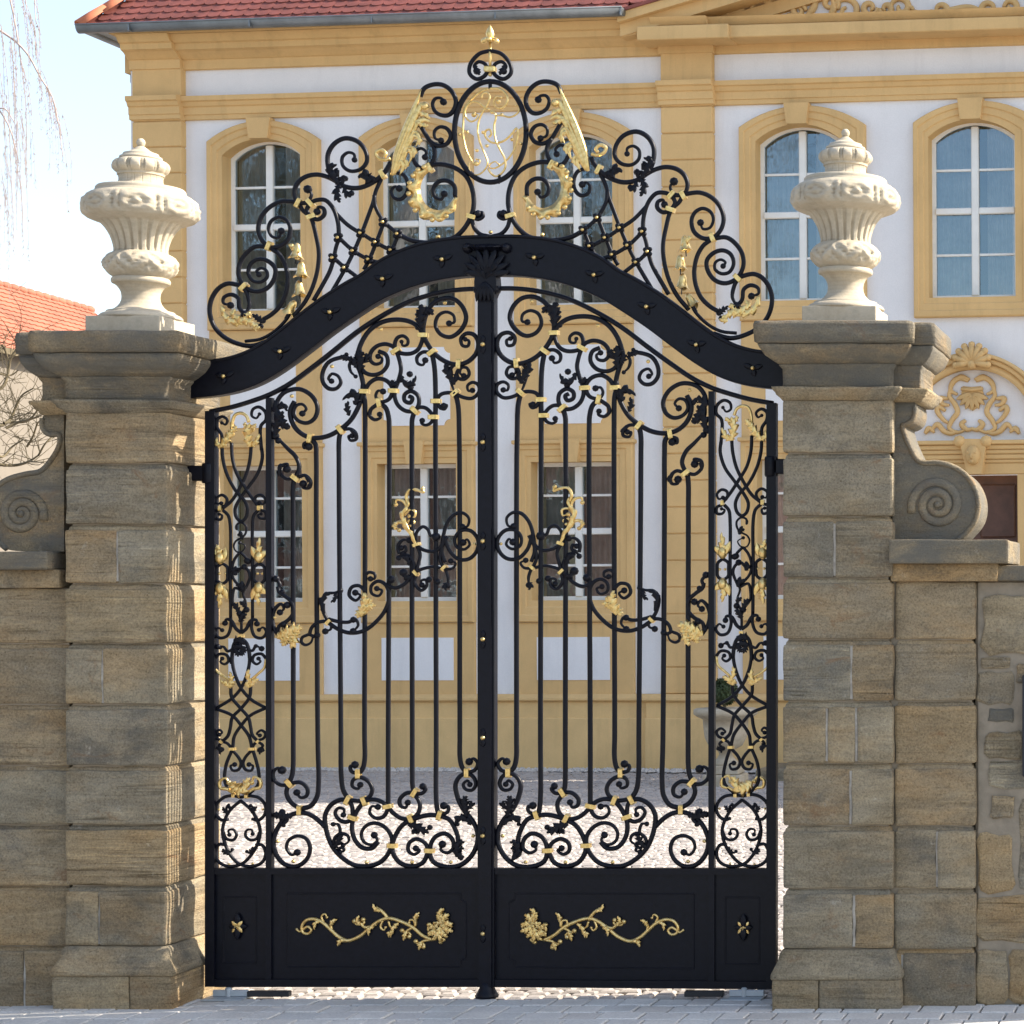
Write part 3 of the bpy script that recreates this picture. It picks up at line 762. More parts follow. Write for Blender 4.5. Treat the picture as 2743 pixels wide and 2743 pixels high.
7 G 3.2 7 | 1480,1405 1495,1425 1488,1432
7 b 9 6 | 1612,1295
7 b 7 6 | 1560,1315
7 g 15 3 | 1610,1290 1600,1240 1575,1225
7 g 15 3 | 1610,1290 1630,1240 1655,1215
7 g 12 3 | 1610,1250 1600,1205 1625,1180
7 g 14 3 | 1615,1295 1655,1280 1680,1300
7 g 14 3 | 1615,1295 1650,1320 1685,1325
7 g 13 3 | 1605,1300 1620,1345 1650,1365
7 g 13 3 | 1600,1300 1590,1345 1610,1400
7 g 12 3 | 1560,1310 1535,1290 1525,1330
7 g 12 3 | 1560,1315 1540,1345 1520,1340
7 g 12 3 | 1560,1320 1575,1360 1550,1385
7 g 12 3 | 1560,1310 1580,1280 1555,1275
7 G 4 6 | 1545,1385 1590,1370 1625,1385 1600,1400
7 b 7 6 | 290,1298
7 g 7 1 | 288,1296 272,1280 256,1262
7 g 7 1 | 292,1296 308,1280 324,1262
7 g 7 1 | 288,1300 272,1316 256,1336
7 g 7 1 | 292,1300 308,1316 324,1336
7 l 11 1 | 290,1290 290,1250 290,1210
7 l 11 1 | 290,1305 290,1345 290,1385
7 l 9 1 | 285,1298 260,1298 235,1298
7 l 9 1 | 295,1298 320,1298 350,1298
'''
CREST = '''
1 s 6.4 10 | 1415,480 1440,428 1500,402 1560,405 1615,442 1645,505 1635,562 1598,600 1550,600 1508,572 1495,525 1515,492 1552,492 1565,515
1 s 6.0 9 | 1415,665 1450,725 1485,775 1535,800 1588,785 1613,735 1588,688 1542,677 1508,705 1512,750 1550,765
1 s 6.0 9 | 1480,770 1508,830 1500,890 1460,935 1412,940 1372,890 1378,838 1418,815 1452,838 1445,872
1 s 6.6 0 | 1480,925 1550,918 1640,942 1710,995 1750,1080 1760,1175 1742,1255 1700,1330 1640,1388 1560,1418 1450,1425 1350,1408 1272,1370
1 s 6.2 10 | 1640,1130 1635,1060 1590,1025 1535,1030 1497,1080 1512,1132 1550,1145 1570,1110
1 s 5.6 10 | 1250,970 1310,990 1336,1050 1325,1112 1288,1145 1245,1135 1228,1090 1255,1062 1280,1075
1 s 5.2 11 | 1745,1255 1790,1275 1822,1255 1815,1228 1790,1240
1 s 5.8 0 | 1748,1275 1765,1330 1803,1370 1868,1386
1 s 6.6 8 | 1225,905 1185,970 1110,1035 1010,1072 910,1055 845,1000 818,925 820,850 860,785 930,750 1012,772 1060,830 1070,900 1030,950 962,962 915,928 912,872 950,842 988,855 990,890
1 s 6.4 12 | 905,1055 860,1022 800,995 740,985 672,1000 622,1040 600,1100 612,1150 640,1172 695,1150 712,1112 688,1080
1 s 6.0 10 | 700,1258 755,1275 795,1243 790,1205 758,1196 748,1225
1 S 6.0 | 630,1165 650,1210 705,1262 740,1380 757,1480 752,1580 722,1700 670,1805 590,1905
1 s 6.0 0 | 705,1165 680,1215 705,1260
1 s 6.0 0 | 630,1170 705,1165 745,1150 800,1150 850,1200 882,1290 890,1395
1 S 6.0 | 855,1525 828,1610 780,1700 722,1800
1 S 5.6 | 868,1235 945,1310 1030,1365
1 s 6.2 10 | 625,1165 520,1158 440,1195 385,1260 366,1340 390,1410 440,1450 500,1450 558,1405 573,1330 548,1280 500,1260 450,1285 432,1335 455,1385 500,1390 515,1350
1 s 6.2 8 | 435,1455 350,1450 290,1492 246,1560 240,1640 280,1712 350,1742 420,1722 468,1660 475,1592 430,1545 370,1532 320,1560 302,1620 330,1672 380,1680 422,1650 420,1608 385,1590 355,1610 370,1632
1 s 6.2 0 | 445,1460 500,1500 540,1572 556,1660 545,1750 510,1830 450,1890 400,1920
1 s 6.4 0 | 270,1710 240,1700 170,1690 110,1722 65,1792 53,1870 @3 130,420 195,490 275,530 370,548 480,515
1 s 5.8 12 | 270,1710 @3 345,215 358,285 330,345
3 s 5.8 10 | 330,345 295,305 285,240 240,215 192,235 190,270 235,285
3 s 4.6 0 | 330,517 430,502 520,452 598,372 625,320
3 l 12 4 | 450,400 420,370 380,345
3 k 8 | 445,385 430,420
1 S 5.6 | 1165,1005 1125,1095 1110,1160 1085,1230 1035,1365
1 s 5.6 0 | 1118,1120 1125,1190 1180,1295
1 S 5.6 | 890,1395 985,1480 1085,1535 1170,1562
1 S 5.6 | 1035,1365 1130,1425 1230,1475 1300,1490
1 S 5.6 | 1180,1295 1272,1370
1 S 5.6 | 855,1525 930,1590 1010,1650
1 S 5.6 | 1180,1295 1130,1425 1085,1535 1050,1600
1 S 5.6 | 1035,1365 985,1480 930,1590 820,1780
1 S 5.6 | 1272,1370 1230,1475 1200,1530
1 S 5.6 | 890,1395 870,1450 855,1525
1 l 16 4 | 900,1055 860,1000 835,940 880,920
1 l 13 3 | 890,1000 870,960 885,965
1 l 13 3 | 920,1050 915,1010 935,1010
1 l 20 4 | 1130,1010 1085,1015 1060,985 1020,1010
1 l 15 4 | 905,1055 880,1090 885,1140 905,1165
1 l 13 3 | 925,1070 945,1115 975,1125
1 k 8 | 970,1105 930,1010
1 g 11 1 | 1238,992 1270,850 1325,700 1380,565 1428,436
1 g 11 1 | 1244,988 1286,850 1345,705 1398,590 1436,530 1472,558
1 g 11 1 | 1250,984 1296,860 1352,735 1402,650 1446,630 1488,652
1 g 10 1 | 1254,980 1302,870 1348,770 1388,715 1412,755 1388,810
1 g 10 1 | 1258,976 1302,890 1336,820 1366,850 1346,918
1 g 9 1 | 1262,972 1292,905 1310,930 1288,990
1 g 12 2 | 1398,585 1425,592 1458,605 1484,625
1 g 11 2 | 1395,650 1425,662 1450,672 1472,665
1 g 12 2 | 1362,745 1392,740 1414,770 1412,800
1 g 11 2 | 1340,815 1368,815 1384,845 1376,880
1 g 10 2 | 1300,890 1322,895 1332,925 1320,955
1 b 12 4 | 1450,545
1 G 5.0 0 | 1220,880 1185,890 1140,875 1128,845 1165,825 1192,850 1180,872
1 c | 1172,982,62 1478,940,60 628,1170,-62 705,1168,48 710,1258,-20 438,1448,-68 275,1712,-45 1745,1257,15
1 g 13 3 | 570,1440 610,1470 615,1520 640,1530
1 b 6 6 | 1535,1390
1 b 4.5 6 | 1185,1005
3 g 15 4 | 180,290 215,370 280,400 345,400
3 g 17 5 | 240,330 300,380 370,395 415,440
3 g 14 3 | 330,400 350,350 380,345
3 g 12 3 | 385,440 415,430 405,400
3 g 10 3 | 270,310 255,345 280,360
'''
def strip(top, bot, y0, y1, pl, n=60):
    """solid between two drawn edges"""
    a, b = catmull(top, 8), catmull(bot, 8)
    def rs(c):
        L = [0]
        for i in range(1, len(c)): L.append(L[-1] + (c[i] - c[i - 1]).length)
        out = []; k = 0
        for i in range(n + 1):
            s = L[-1] * i / n
            while k < len(c) - 2 and L[k + 1] < s: k += 1
            out.append(c[k].lerp(c[k + 1], (s - L[k]) / max(1e-6, L[k + 1] - L[k])))
        return out
    a, b = rs(a), rs(b); V, F = [], []
    for p, q in zip(a, b): V += [pl(p.x, p.y, y0), pl(q.x, q.y, y0), pl(q.x, q.y, y1), pl(p.x, p.y, y1)]
    for i in range(n):
        for j in range(4):
            jj = (j + 1) % 4; F.append((i * 4 + j, i * 4 + jj, i * 4 + 4 + jj, i * 4 + 4 + j))
    F += [(0, 1, 2, 3), (n * 4, n * 4 + 1, n * 4 + 2, n * 4 + 3)]
    return V, F
def rect_px(x0, x1, y0, y1, d0, d1, pl):
    return prism([(x0, y0), (x1, y0), (x1, y1), (x0, y1)], d0, d1, pl)
def build_leaf(mp, label, side):
    pl = planeof(mp); a = mp(574, 2640)
    o = empty('gate_leaf', (CX + (a[0] - PX0) * MPP, 0, CZ - (2640 - PY0) * MPP), label, 'gate', 'gate leaves')
    obj('outer_stile', rect_px(555, 580, 1102, 2641, -.030, .030, pl), 'iron', o)
    obj('inner_stile', rect_px(716, 731, 1066, 2330, -.022, .022, pl), 'iron', o)
    top = [(580, 1102), (623, 1090), (685, 1071), (727, 1055), (777, 1028), (835, 986), (893, 941), (955, 891), (1017, 850), (1100, 807), (1183, 783), (1245, 775), (1290, 774)]
    top = [(x - 15 if i == 0 else x, y) for i, (x, y) in enumerate(top)]
    obj('top_rail', ribbon(catmull(top, 5), 6.6, .026, pl, sides=8), 'iron', o, True)
    obj('kick_panel', rect_px(580, 1284, 2340, 2632, -.006, .006, pl), 'iron', o)
    obj('panel_rail', rect_px(580, 1284, 2325, 2341, -.026, .024, pl), 'iron', o)
    obj('bottom_rail', rect_px(580, 1284, 2622, 2642, -.028, .026, pl), 'iron', o)
    obj('panel_stile', rect_px(715, 731, 2341, 2622, -.023, .02, pl), 'iron', o)
    for pts in (((770, 2393), (1235, 2393), (1235, 2410), (1250, 2418), (1250, 2565), (1235, 2573), (1235, 2590), (770, 2590)),
                ((600, 2402), (688, 2402), (688, 2578), (600, 2578))):
        for (xa, ya), (xb, yb) in zip(pts, pts[1:] + pts[:1]):
            obj('panel_moulding', ribbon([Vector((xa, ya)), Vector(((xa + xb) / 2, (ya + yb) / 2)), Vector((xb, yb))], 2.2, .004, pl, sides=6, dep=-.0055), 'iron', o)
    for line in LEAF.strip().split('\n'): tubes(line, mp, o)
    return o
def panel_gold(line): return line.startswith('7 g') or line.startswith('7 G')
_old_tubes = tubes
def tubes(line, mp, parent):
    r = _old_tubes(line, mp, parent)
    if r is not None and (panel_gold(line) or (line.startswith('7 l') and line.rstrip().split('|')[1].split()[0] in ('290,1290', '290,1305', '285,1298', '295,1298'))):
        for v in r.data.vertices: v.co.y -= .010
    return r
gl = build_leaf(mapL, 'left wrought iron gate leaf beside the left sandstone pillar', -1)
gr = build_leaf(mapR, 'right wrought iron gate leaf, the one in front of the potted boxwood', 1)
# meeting stile with its gilded studs belongs to the left leaf
pc = planeof(mapL)
obj('meeting_stile', rect_px(1284.5, 1328.5, 780, 2642, -.034, .030, pc), 'iron', gl)
obj('meeting_bar', rect_px(1290, 1323, 782, 2640, -.046, -.0345, pc), 'iron', gl)
for y in (925, 1186, 1450, 1712, 1975, 2237, 2498):
    b = obj('stud', blob((1301, y), 6.5, .013, planeof(mapL, -.05)), 'gold', gl, True)
    for dx, dy in ((0, -22), (0, 22)):
        obj('stud_leaf', leafmesh([(1301, y + dy * .2), (1301, y + dy * .7), (1301, y + dy * 1.15)], 8, 1, .010, pc, -.046), 'iron', gl, True)
foot = [(.052, .0), (.055, .012), (.045, .03), (.034, .06), (.032, .09)]
fx = CX + (1306 - PX0) * MPP
obj('stile_foot', lathe([(r * 1.25, z + .003) for r, z in foot], fx, -.01, 20), 'iron', gl, True)
# hinges between the leaves and the pillars
for o, x0, x1 in ((gl, 506, 556), (gr, 2070, 2106)):
    z = zat(1268 if o is gl else 1250, 0)
    obj('hinge', bevbox(CX + (x0 - PX0) * MPP, CX + (x1 - PX0) * MPP, -.03, .035, z - .045, z + .045, .008), 'iron', o)
    xm = CX + ((560 if o is gl else 2066) - PX0) * MPP
    obj('hinge_knuckle', lathe([(.036, z - .06), (.04, z - .05), (.04, z + .05), (.036, z + .06)], xm, 0, 14), 'iron', o, True)
# ------------------------------------------------------------------ the fixed arch and its crest
ar = empty('gate_arch', (CX + (1315 - PX0) * MPP, 0, zat(720, 0)), 'black iron arch with scrolled crest and gilded monogram above the gate', 'gate arch')
TOPE = [(500, 973), (560, 966), (611, 958), (657, 944), (706, 919), (752, 886), (810, 839), (872, 793), (934, 754), (971, 734), (1016, 700), (1078, 669), (1153, 646), (1244, 633.5), (1315, 632)]
BOTE = [(500, 1070), (520, 1068), (582, 1062), (644, 1050), (706, 1027), (768, 990), (835, 940), (893, 895), (959, 849), (1017, 812), (1079, 783), (1141, 762), (1224, 745.5), (1315, 740)]
for mp in (mapL, mapT):
    pl = planeof(mp)
    obj('arch_beam', strip(TOPE, BOTE, -.035, .035, pl), 'iron', ar)
    T = catmull(TOPE, 4)
    obj('arch_moulding', ribbon([Vector((p.x, p.y + 5)) for p in T], 6, .05, pl, sides=8), 'iron', ar, True)
    B = catmull(BOTE, 4)
    obj('arch_moulding', ribbon([Vector((p.x, p.y - 3)) for p in B], 3.5, .044, pl, sides=8), 'iron', ar, True)
    obj('arch_moulding', ribbon([Vector((p.x, p.y + 19)) for p in T], 2, .039, pl, sides=6), 'iron', ar, True)
    for k, (x, y) in enumerate(((609, 1010), (760, 944), (893, 839), (1033, 750), (1192, 698))):
        obj('stud', blob((x, y), 6, .013, planeof(mp, -.052)), 'gold', ar, True)
        for dx, dy in ((-20, -5), (20, -9), (-3, 17)):
            obj('stud_leaf', leafmesh([(x + dx * .15, y + dy * .15), (x + dx * .7, y + dy * .7), (x + dx * 1.3, y + dy * 1.3)], 8, 1, .012, pl, -.038), 'iron', ar, True)
    for line in CREST.strip().split('\n'): tubes(line, mp, ar)
    # lattice rosettes: four petals round a gilded rivet
    for p in parse('890,1395 1035,1365 1180,1295 1272,1370 1130,1425 985,1480 855,1525 930,1590 1085,1535 1230,1475', '1'):
        x, y = p[:2]
        pts = [blob((x + 8.5 * math.cos(R(45 + 90 * k)), y + 8.5 * math.sin(R(45 + 90 * k))), 7, .014, planeof(mp, -.012)) for k in range(4)]
        ro = obj('rosette', join(*pts), 'iron', ar, True)
        obj('rivet', blob((x, y), 4.8, .010, planeof(mp, -.026)), 'gold', ro, True)
    # garland of gilded bell flowers
    for x, y, a in ((615, 1480, 5), (645, 1600, 0), (632, 1722, -5), (578, 1845, 30)):
        x, y = 540 + x / 2.415, 60 + y / 2.415; u = Vector((math.sin(R(-a)), math.cos(R(-a)))); w = Vector((u.y, -u.x))
        V, F = [], []; nb = 16
        for s, r in ((-22, 1.5), (-19, 6), (-12, 9.5), (-3, 10.5), (6, 11.5), (13, 14.5), (18, 19.5)):
            for j in range(nb):
                q = 2 * math.pi * j / nb; rr = r * (1 + (.16 * math.cos(4 * q) if s > 0 else 0)); ss = s + (4.0 * math.cos(4 * q) if s > 10 else 0)
                c = Vector((x, y)) + u * ss + w * (rr * math.cos(q)); V.append(planeof(mp)(c.x, c.y, rr * math.sin(q) * MPP))
        for i in range(6):
            for j in range(nb): F.append((i * nb + j, i * nb + (j + 1) % nb, (i + 1) * nb + (j + 1) % nb, (i + 1) * nb + j))
        F.append(tuple(range(nb)))
        be = obj('bell_flower', (V, F), 'gold', ar, True)
        obj('pistil', ribbon([Vector((x, y)) + u * k for k in (-8, 20, 34)], 1.7, .005, planeof(mp), sides=6), 'iron', be)
    # gilded frilled crescent
    P = parse('1490,945 1440,990 1412,1060 1418,1130 1460,1195 1525,1222 1585,1205 1645,1130', '1')
    c = catmull([p[:2] for p in P], 6); V, F = [], []; n = len(c)
    pl = planeof(mp)
    for i, p in enumerate(c):
        t = (c[min(n - 1, i + 1)] - c[max(0, i - 1)]).normalized(); nn = Vector((t.y, -t.x)); u = i / (n - 1)
        if nn.dot(p - Vector((1180, 515))) < 0: nn = -nn
        env = math.sin(math.pi * (.06 + .88 * u)) ** .6
        wo = (29 + 7 * math.sin(u * math.pi * 14)) * env; fr = .016 * math.sin(u * math.pi * 14 + 1.2)
        for q, d in ((p - nn * 3, -.004), (p + nn * wo * .45, -.024), (p + nn * wo * .8, -.014 - fr * .5), (p + nn * wo, -.010 - fr), (p + nn * wo * .6, .006)):
            V.append(pl(q.x, q.y, d))
    for i in range(n - 1):
        for j in range(5): F.append((i * 5 + j, i * 5 + (j + 1) % 5, i * 5 + 5 + (j + 1) % 5, i * 5 + 5 + j))
    F += [tuple(range(5)), tuple(range(n * 5 - 5, n * 5))]
    cr = obj('frilled_crescent', (V, F), 'gold', ar, True)
    for k in range(1, 13):
        p = c[int(k * (n - 1) / 13)]; d = (p - Vector((1180, 515))).normalized()
        obj('frill', blob(p + d * (28 * math.sin(math.pi * k / 13) ** .5), 7.5, .014, planeof(mp, -.016)), 'gold', cr, True)
pl = planeof(mapL)
ell = [Vector((1313 + 96 * math.cos(R(a)), 353 + 135 * math.sin(R(a)))) for a in range(0, 361, 6)]
obj('monogram_ring', ribbon(ell, 7.2, .019, pl, sides=8, dep=.003), 'iron', ar, True)
MONO = '''
m G 2.9 3 | 830,345 700,400 560,520 460,650 432,760 425,900 420,1050 440,1200 480,1350 550,1490 615,1580 680,1560 690,1500 640,1490
m G 3.4 4 | 850,345 1000,350 1110,430 1148,530 1110,620 1020,668 945,630 925,550 970,480 1035,490
m G 2.8 3 | 720,500 745,430 820,415 858,480 820,600 740,730 680,870 662,1000 680,1150 730,1300 790,1430 822,1550 790,1640 700,1725 610,1738 530,1660 520,1560
m G 3.0 4 | 850,695 760,640 680,580 580,563 495,630 455,730 485,830 560,880 640,845 670,780 610,745
m G 2.9 0 | 870,700 940,750 958,820 932,920 932,1060 962,1200 1040,1360 1100,1480 1108,1620 1050,1715 960,1765 880,1720 830,1640
m G 2.6 3 | 960,780 1060,782 1180,808 1280,768 1338,690 1328,630 1280,620
m G 2.9 3 | 840,1130 880,1080 850,1005 790,1030 780,1110 870,1208 980,1220 1100,1180 1215,1070 1285,985 1310,1060 1300,1160 1250,1330 1150,1480 1020,1590 920,1635 845,1615 865,1565 945,1525 1000,1570
m b 7 | 600,770 640,1560 995,555
m b 5 | 375,1085 490,1050 890,730 1050,770 1215,1170 1355,1235 650,1345 810,1270 750,1055
'''
for line in MONO.strip().split('\n'): tubes(line, mapL, ar)
obj('hanger', ribbon([Vector((1313, 212)), Vector((1313, 225)), Vector((1313, 238))], 5, .010, pl), 'iron', ar)
obj('hanger', ribbon([Vector((1335, 492)), Vector((1337, 480)), Vector((1338, 468))], 4, .010, pl), 'iron', ar)
TOPC = '''
1 s 5.6 0 | 1868,182 1795,203 1738,270 1733,330 1778,366 1828,347 1852,312
1 s 5.0 10 | 1855,305 1832,268 1792,255 1762,285 1780,315
1 l 11 3 | 1770,280 1790,320 1805,340
'''
for mp in (mapL, lambda x, y: (2626 - x, y)):
    for line in TOPC.strip().split('\n'): tubes(line, mp, ar)
obj('finial_stem', ribbon([Vector((1313, 186)), Vector((1313, 150)), Vector((1313, 110))], 4.2, .010, pl), 'gold', ar, True)
obj('collar', bevbox(CX + (1298 - PX0) * MPP, CX + (1328 - PX0) * MPP, -.022, .022, zat(194, 0), zat(178, 0), .005), 'gold', ar)
obj('rivet', blob((1313, 200), 5.5, .012, pl), 'gold', ar, True)
fz = zat(112, 0); fX = CX + (1313 - PX0) * MPP
obj('finial_bud', lathe([(.010, fz), (.022, fz + .012), (.020, fz + .03), (.026, fz + .045), (.018, fz + .072), (.006, fz + .092), (.002, fz + .10)], fX, 0, 14), 'gold', ar, True)
for dx, dd in ((-1, 0), (1, 0), (0, -1)):
    V, F = blob((0, 0), 1, 1, lambda a, b, d: (fX + dx * .033 + a * .022 + b * dx * .006, dd * .03 + d * .018, fz + .008 - abs(a) * .0 + b * .016 - dx * a * .012), 10, 8)
    obj('finial_petal', (V, F), 'gold', ar, True)
# palmette and console at the crown of the arch
def pal(x, y, r, a, w): return leafmesh([(x, y), (x + r * .6 * math.cos(R(a)), y + r * .6 * math.sin(R(a))), (x + r * math.cos(R(a)), y + r * math.sin(R(a)))], w, 1, .022, pl, -.05)
for k in range(9):
    a = -172 + k * 20.5
    obj('palmette_leaf', pal(1311, 740, 62 + 16 * math.sin(math.pi * k / 8), a, 11), 'iron', ar, True)
for sx in (-1, 1):
    obj('palmette_volute', blob((1311 + sx * 52, 668), 15, .05, planeof(mapL, -.03)), 'iron', ar, True)
    obj('palmette_leaf', leafmesh([(1311, 750), (1311 + sx * 22, 720), (1311 + sx * 36, 690)], 12, 3, .03, pl, -.05), 'iron', ar, True)
    obj('console_volute', blob((1308 + sx * 24, 778), 13, .04, planeof(mapL, -.02)), 'iron', ar, True)
V, F = [], []
for i in range(17):
    a = math.pi * i / 16; q = (1311 + 56 * math.cos(a) * 1.0, 666 - 9 * math.sin(a))
    V += [pl(q[0], q[1], -.052), pl(1311 + 40 * math.cos(a), 668 + 0 * a, -.085 - .012 * (i % 2)), pl(1311 + 34 * math.cos(a), 676, -.05)]
for i in range(16):
    for j in range(2): F.append((i * 3 + j, i * 3 + j + 1, i * 3 + 4 + j, i * 3 + 3 + j))
obj('palmette_shell', (V, F), 'iron', ar)
obj('crown_console', strip([(1282, 735), (1280, 770), (1286, 800)], [(1336, 735), (1338, 770), (1328, 800)], -.062, .03, pl, 10), 'iron', ar)
for k in range(5):
    obj('console_leaf', leafmesh([(1308, 760), (1308 + (k - 2) * 9, 785), (1308 + (k - 2) * 11, 812)], 8, 1, .016, pl, -.062), 'iron', ar, True)
obj('rivet', blob((1314, 622), 5.5, .012, pl), 'gold', ar, True)
# ------------------------------------------------------------------ sandstone gate pillars
YF, YB = -.32, .34                         # pillar front and back
def zf(py, Y=YF): return zat(py, Y)
BV = .016
def block(name, x0, x1, y0, y1, z0, z1, mat, parent, seed, bev=BV, amp=.008):
    return obj(name, bevbox(x0, x1, y0, y1, z0, z1, bev, 2, 6, amp, seed, 6.5), mat, parent, False)
def pillar(label, xa, xb, rows, splits, zbase, cap, wing, sd):
    """rows: joint heights from the top; splits: {row: [px]}; wing: (x0, x1, y front) of the narrow pier beside it"""
    o = empty('gate_pillar', ((xa + xb) / 2, 0, 0), label, 'gate pillar', 'gate pillars')
    obj('core', box(xa + .028, xb - .028, YF + .028, YB - .028, 0, zf(rows[0]) + .02), 'mortar', o)
    for i in range(len(rows) - 1):
        zt, zb = zf(rows[i]) - .034, zf(rows[i + 1])
        if i == 0: zt += .03
        cuts = [xa] + [xat(p, YF) for p in splits.get(i, [])] + [xb]
        for k in range(len(cuts) - 1):
            g0 = .004 if k else 0; g1 = .004 if k < len(cuts) - 2 else 0
            jit = lambda: random.uniform(-.004, .004)
            block('stone_block', cuts[k] + g0, cuts[k + 1] - g1, YF + jit(), YB + jit(), zb, zt, random.choice(['stone', 'stone', 'stone_warm']), o, sd + i * 3 + k)
        # the recessed bed of the joint
        zj = zf(rows[i])
        obj('joint_bed', loft(xa, xb, YF, YB, [(-.012, zt - .012), (-.013, zt - .001), (-.017, zt + (zj - zt) * .45), (-.030, zt + (zj - zt) * .85), (-.034, zj + .004)], .005, sd + i, 18, 14), 'stone', o)
        for p in splits.get(i, []):
            xm = xat(p, YF); obj('joint_mortar', bevbox(xm - .008, xm + .008, YF + .006, YF + .05, zb + .008, zt - .010, .002, 1, 6, .005, sd + i, 22), 'mortar_pale', o)
    # moulded plinth
    zt, zm, z0 = zf(rows[-1]) - .006, zf(zbase[0]), 0
    h = zt - zm
    obj('plinth_moulding', loft(xa, xb, YF, YB, [(.0, zt), (.014, zt - .02), (.022, zt - h * .35), (.042, zt - h * .6), (.058, zt - h * .8), (.060, zm + .012), (.052, zm)], .004, sd, 14, 12), 'stone', o, True)
    xs = [xa - .05, (xa + xb) / 2 + .1 * (1 if xa < 0 else -1), xb + .05]
    for k in range(2):
        block('plinth_block', xs[k] + (.002 if k else 0), xs[k + 1] - (0 if k else .002), YF - .05, YB + .05, -.02, zm + .002, 'stone_warm' if k else 'stone', o, sd + 40 + k, .012)
    # capital
    c0, c1, c2, c3, c4 = [zf(q) for q in cap]   # top, fascia bottom, ovolo bottom, frieze bottom, band bottom
    fr = [(.0, c3 + .0), (-.002, c3 + .02), (.0, c2 - .03), (.016, c2 - .012), (.018, c2)]
    bd = [(.0, c4 - .01), (.012, c4 + .005), (.032, c4 + .02), (.036, c4 + .032), (.052, c3 - .016), (.055, c3), (.0, c3 + .004)]
    ov = [(.022, c2), (.045, c2 + .015), (.085, c2 + .045), (.112, c2 + .085), (.122, c1 - .004)]
    sl = [(.120, c1), (.136, c1 + .006), (.139, c0 - .03), (.132, c0 - .008), (.10, c0), (.02, c0 + .004)]
    for nm, pr, mt in (('capital_band', bd, 'stone'), ('capital_frieze', fr, 'stone_grey'), ('capital_ovolo', ov, 'stone_grey'), ('capital_slab', sl, 'stone_grey')):
        obj(nm, loft(xa, xb, YF, YB, pr, .005, sd + 3, 22, 18), mt, o, True)
        wx0, wx1, wy = wing
        k = .72 if nm != 'capital_band' else .9
        obj(nm, loft(wx0, wx1, wy, YB - .06, [(a * k, z - .002) for a, z in pr], .005, sd + 8, 14, 12), mt, o, True)
    return o, (c0, c3, c4)
pl_l, capL = pillar('left sandstone gate pillar with moulded capital, the one carrying the urn before the open sky', -2.485, -1.894,
    [1102, 1240, 1404, 1562, 1722, 1886, 2050, 2208, 2372, 2533], {2: [313], 4: [273], 8: [264]}, (2612,), (890, 950, 1008, 1072, 1102), (-2.655, -2.47, -.26), 11)
pl_r, capR = pillar('right sandstone gate pillar with moulded capital, the one carrying the urn before the windows', 1.678, 2.316,
    [1070, 1212, 1381, 1546, 1711, 1877, 2044, 2211, 2380, 2541], {2: [2235], 4: [2280], 5: [2214, 2293], 6: [2278], 8: [2287]}, (2622,), (864, 925, 975, 1038, 1068), (2.30, 2.468, -.26), 61)
# ------------------------------------------------------------------ wing walls with scroll volutes
YW = -.265
def wing_wall(label, x0, x1, rows, splits, slab, moul, outline, spiral, cen, sd, sx0, sx1, mx0, mx1):
    o = empty('wing_wall', ((x0 + x1) / 2, 0, 0), label, 'wall', 'wing walls beside the pillars')
    obj('core', box(x0 - .06, x1 - .025, YW + .025, .20, 0, zat(rows[0], YW)), 'mortar', o)
    for i in range(len(rows) - 1):
        zt, zb = zat(rows[i], YW) - (.03 if i else .002), zat(rows[i + 1], YW) if i < len(rows) - 2 else -.02
        cuts = [x0] + [xat(p, YW) for p in splits.get(i, [])] + [x1]
        for k in range(len(cuts) - 1):
            block('stone_block', cuts[k] + (.004 if k else 0), cuts[k + 1] - (.004 if k < len(cuts) - 2 else 0), YW + random.uniform(-.004, .004), .24, zb, zt, random.choice(['stone', 'stone_warm', 'stone_warm']), o, sd + i * 2 + k)
        if i: obj('joint_bed', loft(x0, x1, YW, .24, [(-.012, zt - .012), (-.013, zt - .001), (-.017, zt + .013), (-.028, zt + .026), (-.032, zt + .034)], .005, sd + i, 18, 12), 'stone_warm', o)
        for p in splits.get(i, []):
            xm = xat(p, YW); obj('joint_mortar', bevbox(xm - .008, xm + .008, YW + .006, YW + .05, zb + .008, zt - .010, .002, 1, 6, .005, sd + i, 22), 'mortar_pale', o)
    zs0, zs1, zm = zat(slab[0], YW), zat(slab[1], YW), zat(moul, YW)
    obj('cap_moulding', bevbox(mx0, mx1, YW - .035, .28, zm, zs1 + .004, .012, 2, 4, .004, sd + 20), 'stone_warm', o)
    obj('cap_slab', bevbox(sx0, sx1, YW - .10, .33, zs1, zs0, .012, 2, 4, .004, sd + 21), 'stone_grey', o)
    # volute
    ys, yb = -.225, .26
    pts = [(xat(a, ys), zat(b, ys)) for a, b in outline]
    c = catmull([Vector(p) for p in pts], 5)
    V, F = prism([(p.x, p.y) for p in c], ys, yb, lambda a, b, d: (a, d, b))
    vo = obj('volute', (V, F), 'stone_grey', o)
    S = []
    for k in range(90):
        a = spiral[2] + spiral[3] * k / 89 * 2 * math.pi; r = spiral[0] + (spiral[1] - spiral[0]) * (k / 89) ** .8
        S.append(Vector((xat(cen[0] + r * math.cos(a), ys), zat(cen[1] + r * math.sin(a), ys))))
    obj('volute_scroll', ribbon(S, .026, .014, lambda a, b, d: (a, ys + d, b), (1, .5), 8), 'stone_grey', vo, True)
    ed = [Vector((xat(a, ys), zat(b, ys))) for a, b in outline[3:-2]]
    ed = catmull(ed, 5)
    obj('volute_edge', ribbon(ed, .016, .016, lambda a, b, d: (a, ys + d, b), (1, 1), 6), 'stone_grey', vo, True)
    obj('volute_eye', blob((xat(cen[0], ys), zat(cen[1], ys)), .02, .022, lambda a, b, d: (a, ys + d, b)), 'stone_grey', vo, True)
    return o
